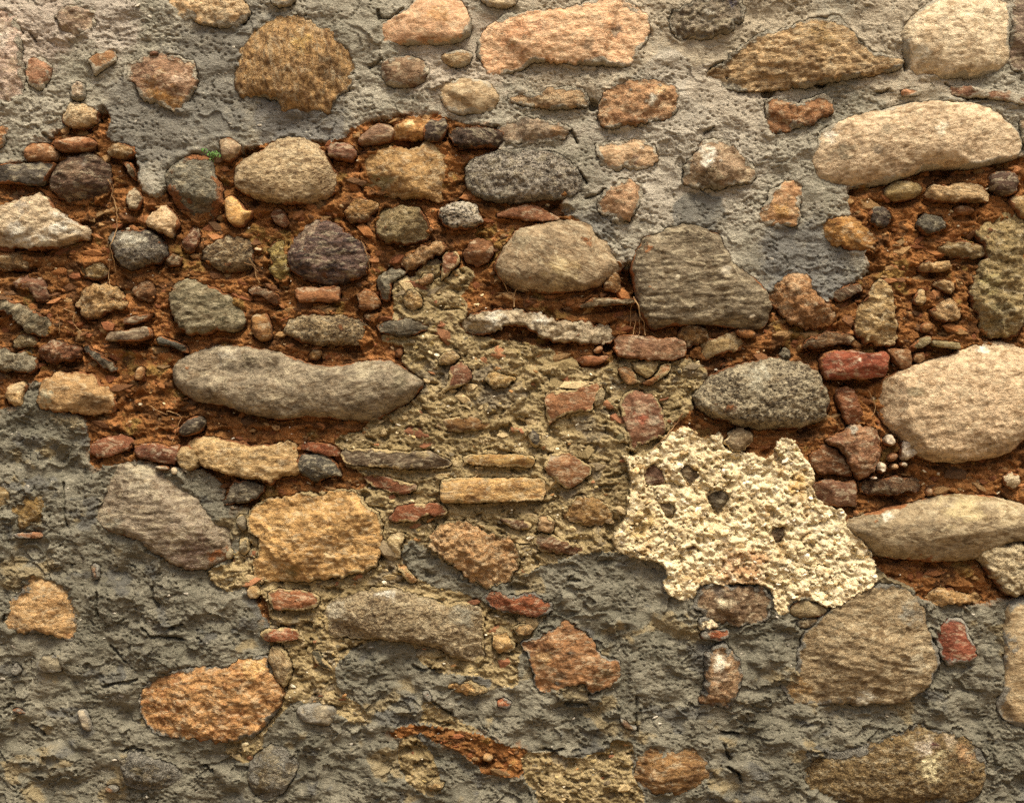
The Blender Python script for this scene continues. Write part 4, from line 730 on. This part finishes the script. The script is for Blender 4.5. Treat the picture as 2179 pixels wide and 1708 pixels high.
for cr_ in CRACKS.replace('\n', '|').split('|'):
    tl, ps = cr_.split(' ', 1); q = to_mm(tl, pairs(ps)); x0, y0 = q.min(0)-14; x1, y1 = q.max(0)+14
    i0, i1 = np.searchsorted(gx, [x0, x1]); j0, j1 = np.searchsorted(gy, [y0, y1]); sl_ = np.s_[j0:j1, i0:i1]
    if i1-i0 < 2 or j1-j0 < 2: continue
    A_ = XX[sl_]+5*fbm(XX[sl_], YY[sl_], 22, 131, 3); B_ = YY[sl_]+5*fbm(XX[sl_], YY[sl_], 22, 132, 3)
    dd = np.full(A_.shape, 1e9)
    for (ax, ay), (bx, by) in zip(q[:-1], q[1:]):
        t = np.clip(((A_-ax)*(bx-ax)+(B_-ay)*(by-ay))/((bx-ax)**2+(by-ay)**2), 0, 1)
        dd = np.minimum(dd, np.hypot(A_-ax-t*(bx-ax), B_-ay-t*(by-ay)))
    wd = 2.6+2.2*fbm(XX[sl_], YY[sl_], 18, 133, 2)
    Z[sl_] -= 15*sstep(1.5, .5, dd/np.maximum(wd, .8)); Z[sl_] += 3.5*np.exp(-(dd/9)**2)*np.sign(YY[sl_]-q[:, 1].mean())*-1
for tl, x, y, rx, ry, dep in [('C2', 1050, 600, 55, 120, 46), ('C1', 805, 740, 40, 40, 30), ('D1', 330, 655, 45, 35, 26), ('D1', 700, 598, 40, 18, 22), ('D3', 955, 720, 16, 70, 30), ('D4', 600, 445, 90, 40, 26), ('A2', 950, 1090, 130, 26, 36),
        ('B2', 1360, 475, 90, 30, 26), ('D2', 640, 1150, 80, 60, 24), ('C2', 900, 1095, 35, 35, 28), ('A3', 1240, 205, 90, 24, 22), ('C2', 560, 120, 90, 40, 22), ('B1', 60, 1100, 60, 50, 20), ('D1', 1300, 470, 20, 50, 26),
        ('A1', 715, 820, 40, 60, 22), ('B3', 1990, 265, 60, 26, 22), ('B3', 1960, 1440, 80, 30, 24), ('B1', 1800, 940, 70, 50, 22), ('D2', 930, 1370, 120, 26, 24), ('D3', 1120, 1290, 40, 60, 24), ('C4', 660, 130, 45, 14, 16), ('B4', 1240, 1340, 70, 50, 16)]:
    q = to_mm(tl, [(x, y)])[0]
    Z -= dep*sstep(1.25, .55, np.hypot((XX-q[0])/(rx/3.335), (YY-q[1])/(ry/3.335))+.5*fbm(XX, YY, 16, 134, 2))
big = sstep(4, -42, INS)*(lab == 0)*sstep(720, 900, YY)
Z += big*(18*fbm(XX, YY*1.3, 85, 141, 2)+9*fbm(wx, wy*1.5, 42, 142, 2))
# mortar rides up on the stone edges in places, elsewhere it has shrunk away from them
lip = sstep(-14, 0, INS)*sstep(26, 4, INS)
Z += lip*np.where(soft, 7*sstep(.0, .35, fbm(XX, YY, 45, 83, 3)), np.where(lab == 3, 2.0, 8*sstep(.0, .35, fbm(XX, YY, 60, 81, 3, .6))))
gapm = sstep(.12, .26, fbm(XX, YY, 75, 82, 2))*(~soft)
Z -= np.where(soft, 4.0, 7.0)*sstep(0, 14, INS)
rise = TOP-Z
Z -= 11*gapm*sstep(4.2, 1.0, np.abs(rise-1.0))*(INS > 0)
DROP = sstep(3.0, 9.0, rise)*(INS > 0)
Z -= 60*DROP
# tints: soil rubbed onto the mortar next to the earth joints, a rusty stain on the plaster
TINT = np.zeros(XX.shape+(4,), np.float32)
def stain(x, y, r, hexs, only=None, amp=1.0):
    a = amp*sstep(1.25, .35, np.hypot(XX-x, YY-y)/r + .35*fbm(XX, YY, r*.8, 91, 3))
    if only is not None: a = a*(lab == only)
    w = a > TINT[..., 3]; TINT[w, :3] = lin(hexs); TINT[..., 3] = np.maximum(TINT[..., 3], a)
near = sstep(-26, 0, dE)*(lab == 0)*.42; TINT[..., :3] = lin('8c6440'); TINT[..., 3] = near
for x, y, r, c, o in [(1850, 1300, 260, 'b88c5e', 3), (1800, 1230, 150, 'b48a5a', 3), (1150, 1000, 160, 'c0a468', 3), (2250, 700, 130, 'd0a860', 3), (1500, 620, 70, 'c8a45c', 3)]:
    q = to_mm('C3', [(x, y)])[0]; stain(q[0], q[1], r/3.335, c, o, .6)
for x, y, r, c in [(60, 60, 130, 'b8a894'), (230, 40, 90, 'aca08e'), (1230, 40, 260, 'b4a68c'), (1560, 20, 300, 'aa9c82'), (1450, 290, 260, 'aca28e'), (980, 120, 160, 'b2a48e'),
                   (1560, 190, 200, 'b0a48e'), (1960, 80, 200, 'b2a48a')]:
    stain(x, y, r, c, 0, .8)
for x, y, r, c in [(480, 120, 170, '7c776a'), (330, 260, 170, '7e796c'), (620, 250, 150, '77736a'), (440, 230, 120, '7a766a'), (1720, 560, 140, '76736a'), (1480, 450, 90, '7c786c'), (1260, 490, 70, '807c70')]:
    stain(x, y, r, c, 0, .8)
pat = sstep(.10, .34, fbm(XX, YY*1.4, 150, 95, 4, .6))*(lab == 0)*(YY > 780)*.75
w = pat > TINT[..., 3]; TINT[w, :3] = lin('8e7f5e'); TINT[..., 3] = np.maximum(TINT[..., 3], pat)
pat = sstep(.12, .34, fbm(XX, YY*1.3, 120, 96, 4, .6))*(lab == 0)*(YY > 780)*.7
w = pat > TINT[..., 3]; TINT[w, :3] = lin('67645a'); TINT[..., 3] = np.maximum(TINT[..., 3], pat)
pat = sstep(.08, .36, fbm(XX, YY, 70, 98, 4, .6))*(lab == 3)*.55
w = pat > TINT[..., 3]; TINT[w, :3] = lin('b89660'); TINT[..., 3] = np.maximum(TINT[..., 3], pat)
pat = sstep(.14, .36, fbm(XX, YY, 110, 97, 4, .6))*(lab == 2)*.7
w = pat > TINT[..., 3]; TINT[w, :3] = lin('84765c'); TINT[..., 3] = np.maximum(TINT[..., 3], pat)
for hx, lam, sd, lo in (('5e3e20', 60, 101, .06), ('8a6a34', 110, 102, .14), ('ac7440', 80, 103, .14)):
    pat = sstep(lo, lo+.24, fbm(XX, YY*1.2, lam, sd, 4, .6))*(lab == 1)*.75
    w = pat > TINT[..., 3]; TINT[w, :3] = lin(hx); TINT[..., 3] = np.maximum(TINT[..., 3], pat)
TINT[..., 3] *= 1-sstep(30, 100, outd)
# split into the mortars one sees
keep = np.minimum.reduce([DROP[:-1, :-1], DROP[1:, :-1], DROP[:-1, 1:], DROP[1:, 1:]]) < .995
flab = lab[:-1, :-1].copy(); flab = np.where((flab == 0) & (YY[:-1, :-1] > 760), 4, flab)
idx = np.arange(NX*NY, dtype=np.int32).reshape(NY, NX)
quads = np.stack([idx[:-1, :-1], idx[1:, :-1], idx[1:, 1:], idx[:-1, 1:]], -1)

wall = bpy.data.objects.new('stone_wall', None); sc.collection.objects.link(wall)
wall.location = (W_MM/2000, 0.25, 0)
wall['label'] = 'old rubble wall of boulders and brick scraps in orange earth, patched with grey cement'
wall['category'] = 'wall'
bpy.context.view_layer.update()
WOFF = np.array(wall.location)
for L, nm, mt, lb in [(0, 'cement_mortar', M_CEM_UP, 'pale grey cement pointing smeared between the upper stones, its paleness partly painted sky light'),
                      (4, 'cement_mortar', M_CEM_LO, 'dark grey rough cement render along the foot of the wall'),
                      (1, 'earth_mortar', M_EARTH, 'crumbling orange earth in the open middle joints'),
                      (2, 'lime_mortar', M_LIME, 'tan gritty lime mortar between brick scraps'),
                      (3, 'plaster_patch', M_PLAST, 'cream lumpy lime plaster patch')]:
    q = quads[(flab == L) & keep]
    u, inv = np.unique(q.ravel(), return_inverse=True)
    x, y, z = XX.ravel()[u], YY.ravel()[u], Z.ravel()[u]
    me = new_mesh(nm, wpos(x, y, z)-WOFF, inv.astype(np.int32), np.full(len(q), 4), mt)
    vattr(me, 'tint', 'FLOAT_COLOR', TINT.reshape(-1, 4)[u])
    o = link(nm, me, wall); o['label'] = lb
# coarser mortar beyond the frame, and the wall's core behind
def coarse(x0, x1, y0, y1):
    g = 7.0; ax = np.linspace(x0, x1, max(2, int((x1-x0)/g))); ay = np.linspace(y0, y1, max(2, int((y1-y0)/g)))
    A, B = np.meshgrid(ax, ay)
    h = -9 + 9*fbm(A, B, 210, 1, 3) + 13*fbm(A, B*1.25, 130, 22, 2) + 9*fbm(A, B*1.2, 60, 2, 2) + 6*fbm(A, B*1.7, 24, 3, 3)
    n, m = len(ax), len(ay); ii = np.arange(n*m).reshape(m, n)
    return wpos(A, B, h).reshape(-1, 3), np.stack([ii[:-1, :-1], ii[1:, :-1], ii[1:, 1:], ii[:-1, 1:]], -1).reshape(-1, 4)
e = MARG-G
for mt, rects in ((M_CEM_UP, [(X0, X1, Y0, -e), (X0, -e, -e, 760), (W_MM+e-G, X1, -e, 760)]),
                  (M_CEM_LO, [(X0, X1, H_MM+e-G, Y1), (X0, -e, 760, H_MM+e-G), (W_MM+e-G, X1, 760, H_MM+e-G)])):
    VV, FF, no = [], [], 0
    for r in rects:
        v, f = coarse(*r); VV.append(v); FF.append(f+no); no += len(v)
    VV = np.vstack(VV); FF = np.vstack(FF)
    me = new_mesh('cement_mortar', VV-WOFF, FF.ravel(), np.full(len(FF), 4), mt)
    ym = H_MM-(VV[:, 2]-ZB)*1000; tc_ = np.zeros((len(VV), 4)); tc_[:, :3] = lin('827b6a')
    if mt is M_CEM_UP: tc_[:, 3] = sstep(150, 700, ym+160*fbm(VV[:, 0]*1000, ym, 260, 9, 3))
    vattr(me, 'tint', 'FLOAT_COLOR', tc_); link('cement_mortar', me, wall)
def box(name, x0, x1, y0, y1, z0, z1, mat, parent=None, off=(0, 0, 0)):
    v = np.array([(x, y, z) for z in (z0, z1) for y in (y0, y1) for x in (x0, x1)], float)-np.array(off)
    f = [0, 2, 3, 1, 4, 5, 7, 6, 0, 1, 5, 4, 2, 6, 7, 3, 0, 4, 6, 2, 1, 3, 7, 5]
    return link(name, new_mesh(name, v, f, [4]*6, mat, False), parent)
zt = ZB+(H_MM-Y0)/1000
box('wall_core', X0/1000+.004, X1/1000-.004, 0.085, 0.5, -0.05, zt-.004, M_CORE, wall, WOFF)
box('coping', X0/1000-.03, X1/1000+.03, -0.03, 0.53, zt, zt+.06, M_CORE, wall, WOFF)

# ------------------------------------------------------------------ build the stones
TOPZ = np.maximum(TOP, Z)
from mathutils.geometry import delaunay_2d_cdt
def front_points(s):
    """outline first, two lines just inside it, then an even scatter: no vertex fan in the middle"""
    p, c = s['p'], s['c']; step = 3.5 if s['main'] else 9.0
    if s['r0'] < 22: step = 2.6
    t = np.roll(p, -1, 0)-np.roll(p, 1, 0); t /= np.hypot(*t.T)[:, None]+1e-9
    nrm = np.stack([-t[:, 1], t[:, 0]], 1)*(1 if s['A'] > 0 else -1)
    rs = np.random.RandomState(int(s['nx']*7) % 9999)
    extra = [p+nrm*1.1, (p+nrm*2.5)[::2]]
    x0, y0 = p.min(0); x1, y1 = p.max(0); gx_, gy_ = np.meshgrid(np.arange(x0, x1, step), np.arange(y0, y1, step*.87))
    gx_ = gx_ + (np.arange(gx_.shape[0]) % 2)[:, None]*step/2
    g = np.stack([gx_.ravel(), gy_.ravel()], 1)+rs.uniform(-.22, .22, (gx_.size, 2))*step
    out = []
    for q, lo in ((extra[0], .7), (extra[1], 1.8), (g, 4.0 if s['r0'] > 12 else 3.2)):
        dd = sdf(q[:, 0], q[:, 1], p); out.append(q[dd > lo])
    return np.vstack([p]+out)
def build_stone(s, i):
    k = KIND[s['kind']]; p, c, A, N, r0, nx_, ny_, a = (s[q] for q in ('p', 'c', 'A', 'N', 'r0', 'nx', 'ny', 'a'))
    pin = front_points(s)-c
    vs, es, fs, ov, oe, of = delaunay_2d_cdt([tuple(map(float, q)) for q in pin], [], [list(range(N))], 1, 1e-5)
    pts = np.array([tuple(q) for q in vs])+c; first = {}
    for j, l in enumerate(ov):
        for q in l: first[q] = j
    loop = np.array([first[q] for q in range(N) if q in first]); M = len(loop)
    d = np.maximum(sdf(pts[:, 0], pts[:, 1], p), 0); d[loop] = 0
    z = s['zfun'](pts[:, 0], pts[:, 1], d)
    Ft = np.array([f for f in fs if len(f) == 3], int)
    q = pts[Ft]; ar2 = (q[:, 1, 0]-q[:, 0, 0])*(q[:, 2, 1]-q[:, 0, 1])-(q[:, 2, 0]-q[:, 0, 0])*(q[:, 1, 1]-q[:, 0, 1])
    Ft = np.where((ar2 > 0)[:, None], Ft[:, ::-1], Ft)          # y points down on the wall: clockwise faces the viewer
    n3 = len(pts); zo = z[loop]; back = -82.0; po = pts[loop]; sk = []
    for sc2, f in ((1.006, .25), (.995, .6), (.93, 1.0)):        # sides run back into the wall
        sk.append(np.column_stack([c+(po-c)*sc2, zo+(back-zo)*f]))
    V = np.vstack([np.column_stack([pts, z])]+sk+[np.array([[c[0], c[1], back]])])
    ar = np.arange(M); nx1 = (ar+1) % M; rows = [loop]+[n3+q*M+ar for q in range(3)]; Fq = []
    for r_a, r_b in zip(rows[:-1], rows[1:]): Fq.append(np.stack([r_b[ar], r_b[nx1], r_a[nx1], r_a[ar]], 1))
    Fq = np.vstack(Fq); Fb = np.stack([rows[3][nx1], rows[3][ar], np.full(M, len(V)-1)], 1)
    if A > 0: Fq = Fq[:, ::-1]; Fb = Fb[:, ::-1]
    Ft = np.vstack([Ft, Fb])
    org = wpos(np.array(c[0]), np.array(c[1]), np.array(-20.0))
    co = wpos(V[:, 0], V[:, 1], V[:, 2])-org
    nm = NAME.get(s['kind'], 'stone')
    me = new_mesh(nm, co, np.r_[Fq.ravel(), Ft.ravel()], np.r_[np.full(len(Fq), 4), np.full(len(Ft), 3)], M_STONE)
    ti = np.zeros((len(V), 4), np.float32)
    for (x, y, r, hx) in s['tints']:
        aa = sstep(1.35, .25, np.hypot(V[:, 0]-x, V[:, 1]-y)/r + 1.3*fbm(V[:, 0]+nx_, V[:, 1]*1.5, r*.8+8, 15, 4, .62))*.85
        w = aa > ti[:, 3]; ti[w, :3] = np.array(lin(hx, sat=.8))*(1, .995, .91); ti[:, 3] = np.maximum(ti[:, 3], aa)
    vattr(me, 'tint', 'FLOAT_COLOR', ti)
    m = s['m'] if s['m'] is not None else {'C': 18, 'E': 6, 'L': 12, 'P': 5}[s['ctx']]
    dd = np.r_[d, np.zeros(len(V)-n3)]
    sm = np.clip(1-dd/max(1.0, m), 0, 1)*np.clip(.75+.9*fbm(V[:, 0]+nx_, V[:, 1]+ny_, max(45, r0*.7), 16, 2), 0, 1.1)
    sm = np.clip(sm + {'E': .75, 'C': .6, 'L': .6, 'P': .2}[s['ctx']]*np.clip(fbm(V[:, 0]+ny_, V[:, 1]*1.3+nx_, max(28, r0*.6), 17, 3)*1.6-.12, 0, 1)*(dd < max(12, .55*r0)), 0, 1.1)
    vattr(me, 'smear', 'FLOAT', sm)
    ob = link(nm, me, wall, org-WOFF)
    sa_ = .74 if s['ctx'] == 'C' and c[1] < 700 else .81
    ca_, cb_ = lin(s['ca'], sat=sa_), lin(s['cb'], sat=sa_)
    yel = lambda q: (q[0]*1.03, q[1]*.975, q[2]*.89)
    ca_, cb_ = yel(ca_), yel(cb_)
    if s['kind'] == 'b' or ca_[1] < .5*ca_[0]:
        f_ = lambda q: (q[0]*.97, q[1]*1.08, q[2]*.92); ca_, cb_ = f_(ca_), f_(cb_)
    ob['ca'] = ca_; ob['cb'] = cb_; ob['smc'] = lin('a0967f' if s['ctx'] == 'C' and c[1] < 760 else SMC[s['ctx']])
    ob['ang'] = -a; ob['strk'] = k['strk']; ob['spk'] = k['spk']; ob['bmp'] = k['bmp']*(.45+.55*s['ru']); ob['ru'] = s['ru']
    return ob
for i, s in enumerate(stones): s['ob'] = build_stone(s, i)

# ------------------------------------------------------------------ crumbs and grit lodged in the joints
def hgt(x, y, grid=None):
    g = TOPZ if grid is None else grid
    return float(g[int(np.clip((y+MARG)/G, 0, NY-1)), int(np.clip((x+MARG)/G, 0, NX-1))])
def crumbs(name, lab_id, n, rmin, rmax, cols, seed, label):
    rs = random.Random(seed); V, F, C = [], [], []
    t = (1+5**.5)/2
    ico = np.array([(-1, t, 0), (1, t, 0), (-1, -t, 0), (1, -t, 0), (0, -1, t), (0, 1, t), (0, -1, -t), (0, 1, -t), (t, 0, -1), (t, 0, 1), (-t, 0, -1), (-t, 0, 1)])/1.9
    tri = np.array([0,11,5,0,5,1,0,1,7,0,7,10,0,10,11,1,5,9,5,11,4,11,10,2,10,7,6,7,1,8,3,9,4,3,4,2,3,2,6,3,6,8,3,8,9,4,9,5,2,4,11,6,2,10,8,6,7,9,8,1]).reshape(-1, 3)
    ok = np.argwhere((lab == lab_id) & (INS < -1)); cnt = 0
    while cnt < n:
        j, i = ok[rs.randrange(len(ok))]; x, y = gx[i]+rs.uniform(-1, 1), gy[j]+rs.uniform(-1, 1)
        if not (-60 < x < W_MM+60 and -60 < y < H_MM+60): continue
        r = rmin+(rmax-rmin)*rs.random()**3.4
        sc3 = np.array([rs.uniform(.9, 1.9), rs.uniform(.45, .95), rs.uniform(.5, .9)])*r
        v = ico*np.array([[rs.uniform(.6, 1.3)] for _ in range(12)])*sc3
        a = rs.uniform(-.6, .6); v = np.column_stack([v[:, 0]*math.cos(a)-v[:, 1]*math.sin(a), v[:, 0]*math.sin(a)+v[:, 1]*math.cos(a), v[:, 2]])
        z = hgt(x, y, Z)-r*(.12 if r < 5 else .35)
        V.append(wpos(x+v[:, 0], y+v[:, 1], z+v[:, 2])-WOFF); F.append(tri[:, ::-1]+12*cnt)
        c = lin(rs.choice(cols)); kk = rs.uniform(.75, 1.2); C += [(c[0]*kk, c[1]*kk, c[2]*kk, 1)]*12; cnt += 1
    V = np.vstack(V); F = np.vstack(F)
    me = new_mesh(name, V, F.ravel(), np.full(len(F), 3), M_GRIT, False); vattr(me, 'tint', 'FLOAT_COLOR', C)
    o = link(name, me, wall); o['kind'] = 'stuff'; o['label'] = label
crumbs('soil_crumbs', 1, 1400, 2.5, 19, ['94602f', '7c4a24', '9c683a', '84502c', '6c4828', 'a07c4c', '866840', '604428'], 3, 'brown soil crumbs and gravel lodged in the earth joints')
crumbs('pale_grit', 1, 260, 1.4, 5, ['e0d0ac', 'd0b888', 'f0e4c8', 'c8a878'], 4, 'pale grit flecks in the orange earth')
crumbs('lime_rubble', 2, 170, 6, 24, ['a89268', '8c784e', 'b8a070', '9a6a44', '7c6c50', '8a5a3a', 'c0a878'], 15, 'tan rubble bits and brick chips bedded in the lime mortar')
crumbs('lime_grit', 2, 550, 1.5, 6.5, ['f0e4c4', 'd8c698', 'c0a870', '9a8450', '6c6048', 'a87c48'], 5, 'white and tan grit in the lime mortar')
crumbs('plaster_grit', 3, 500, 2, 8, ['f4e0b0', 'e8d09c', 'f8ecd0', 'd8b880'], 6, 'cream grains on the plaster patch')
crumbs('cement_grit', 0, 350, 1.2, 5, ['a49c8a', 'b4aa96', '8c8474', 'c8bea8'], 7, 'small sand grains on the grey cement')

# ------------------------------------------------------------------ roots, weed, ground
def tube(name, lines, r0, mat):
    V, F, n = [], [], 0
    for ln, rad in lines:
        p = np.array(ln, float); m = len(p)
        for i in range(m):
            a = p[min(i+1, m-1)]-p[max(i-1, 0)]; a /= np.linalg.norm(a)+1e-9
            u = np.cross(a, (0, 0, 1)); u /= np.linalg.norm(u)+1e-9; v = np.cross(a, u); rr = rad*(1-.55*i/m)
            for q in range(5):
                th = 2*math.pi*q/5; V.append(p[i]+rr*(u*math.cos(th)+v*math.sin(th)))
        for i in range(m-1):
            for q in range(5): F.append((n+i*5+q, n+i*5+(q+1) % 5, n+i*5+5+(q+1) % 5, n+i*5+5+q))
        n += m*5
    V = np.array(V); base = wpos(*[np.array(t) for t in lines[0][0][0]])
    me = new_mesh(name, wpos(V[:, 0], V[:, 1], V[:, 2])-base, np.array(F).ravel(), np.full(len(F), 4), mat)
    return link(name, me, None, base)
def root(specs, label, seed):
    rs = random.Random(seed); lines = []
    for tile, pts, rad in specs:
        p = to_mm(tile, pairs(pts)); out = []
        for a, b in zip(p[:-1], p[1:]):
            L = math.hypot(*(b-a)); n = max(2, int(L/6))
            for i in range(n):
                q = a+(b-a)*i/n; out.append([q[0]+rs.uniform(-1.4, 1.4), q[1]+rs.uniform(-1, 1)])
        out.append(list(p[-1])); zs = []
        for q in out: zs.append(max(hgt(q[0]+dx, q[1]+dy) for dx in (-4, 0, 4) for dy in (-4, 0, 4))+rad+1.0)
        for _ in range(3): zs = [max(zs[i], (zs[max(i-1, 0)]+zs[min(i+1, len(zs)-1)])/2) for i in range(len(zs))]
        lines.append(([(q[0], q[1], z) for q, z in zip(out, zs)], rad))
    o = tube('dry_root', lines, 1, M_ROOT); o['label'] = label; o['category'] = 'root'; o['group'] = 'dry rootlets hanging from the joints'
root([('A2', '800,-60 790,20 820,100 828,250 815,330 790,400 808,480 812,560', 1.5), ('A2', '770,-90 800,-20 775,60', 1.0), ('A2', '768,330 775,440 762,560 780,665', 1.2)], 'long thin rootlets hanging beside the dark brown stone', 1)
root([('C2', '1075,740 1110,810 1125,880 1160,930 1160,1015', 1.6), ('C2', '1065,800 1060,880 1058,950', 1.1), ('C2', '1100,850 1095,930 1075,1010', 1.2), ('C2', '1120,900 1130,960 1110,1020', 1.2), ('C2', '1140,960 1200,985 1260,1015', .9)], 'tangle of rootlets draped over the reddish brick below the boulder', 2)
root([('C2', '235,812 232,760 228,715 185,700 165,650 135,605', 1.5), ('C2', '228,715 160,708 105,705', 1.1), ('C2', '232,730 245,690 262,682 340,700', 1.1)], 'forked pale rootlet spreading above the long white crusted stone', 3)
root([('A3', '1060,150 1130,195 1185,215 1172,182 1240,200 1280,232 1265,270 1240,330 1210,415', 1.3)], 'curled rootlet crossing the orange soil above the dark pebble', 4)
root([('A2', '440,820 520,850 512,920 560,980 570,1040', 1.1), ('A2', '400,860 415,940 410,1000', .9)], 'thin rootlet in the soil beside the tan lumpy stone', 5)
root([('D2', '1030,1400 1060,1440 1090,1500 1085,1560 1058,1590', 1.2), ('D2', '1155,1285 1168,1310 1150,1340', .8)], 'short curled rootlet at the left end of the large speckled boulder', 6)
root([('B2', '860,350 895,420 915,480 912,540', 1.0)], 'fine rootlet hanging along the purple layered stone', 7)
root([('A2', '1770,460 1800,520 1815,590 1840,640', 1.4), ('A2', '1740,500 1790,515 1830,560', 1.0)], 'pale rootlet beside the dark speckled stone', 8)
root([('C3', '1430,200 1390,270 1320,350 1220,450', 1.7)], 'brown twig leaning at the edge of the cream plaster patch', 9)
# small green weed
wq = to_mm('A1', [(1500, 1120)])[0]; wz = hgt(wq[0], wq[1])
weed = bpy.data.objects.new('weed', None); sc.collection.objects.link(weed)
wb = wpos(np.array(wq[0]), np.array(wq[1]), np.array(wz)); weed.location = wb
weed['label'] = 'small green fern-leaved weed sprouting from the joint under the grey cement'; weed['category'] = 'plant'
def leafmesh():
    L = [(0, 0), (.12, .10), (.30, .12), (.33, .30), (.48, .18), (.62, .32), (.72, .16), (.85, .20), (1, 0)]
    pts = L+[(a, -b) for a, b in L[-2:0:-1]]
    n = len(pts); v = [(a, b, .12*math.sin(a*3)-.25*abs(b)) for a, b in pts]+[(a, 0, .12*math.sin(a*3)+.05) for a in (.25, .5, .75)]
    F, tot = [], []
    c = n
    for i in range(n):
        a, b = i, (i+1) % n; m = (pts[a][0]+pts[b][0])/2; k = c+(0 if m < .37 else 1 if m < .62 else 2)
        F += [a, b, k]; tot.append(3)
    F += [0, c, c, ][:0]
    return np.array(v), F, tot
lv, lf, lt = leafmesh()
wr = random.Random(5)
for k in range(9):
    a = math.radians(-30+k*30+wr.uniform(-12, 12)); size = wr.uniform(.013, .022); v = lv*size
    ox, oz = wr.uniform(-.006, .006), wr.uniform(-.002, .012)
    v2 = np.column_stack([ox+v[:, 0]*math.cos(a)-v[:, 1]*math.sin(a), -.006-v[:, 2]-v[:, 0]*wr.uniform(.1, .6), oz+v[:, 0]*math.sin(a)+v[:, 1]*math.cos(a)])
    link('leaf', new_mesh('leaf', v2, lf, lt, M_LEAF), weed)
st = [[wq[0]+3, wq[1]+8, wz-1], [wq[0]+1, wq[1]+2, wz+4], [wq[0], wq[1]-8, wz+8]]
so = tube('stem', [(st, 1.0)], 1, M_LEAF); so.parent = weed; so.location = wpos(*[np.array(t) for t in st[0]])-wb
# ground
n = 101; u_ = np.linspace(-1, 1, n); gx_ = 1+8*u_+290*u_**5; gyy = -2+8*u_+290*u_**5; A, B = np.meshgrid(gx_, gyy)
zz = .035*fbm(A*1000, B*1000, 900, 5, 3)-.01; ii = np.arange(n*n).reshape(n, n)
me = new_mesh('ground', np.stack([A, B, zz], -1).reshape(-1, 3), np.stack([ii[:-1, :-1], ii[:-1, 1:], ii[1:, 1:], ii[1:, :-1]], -1).ravel(), np.full((n-1)**2, 4), M_GROUND)
g = link('ground', me); g['kind'] = 'structure'
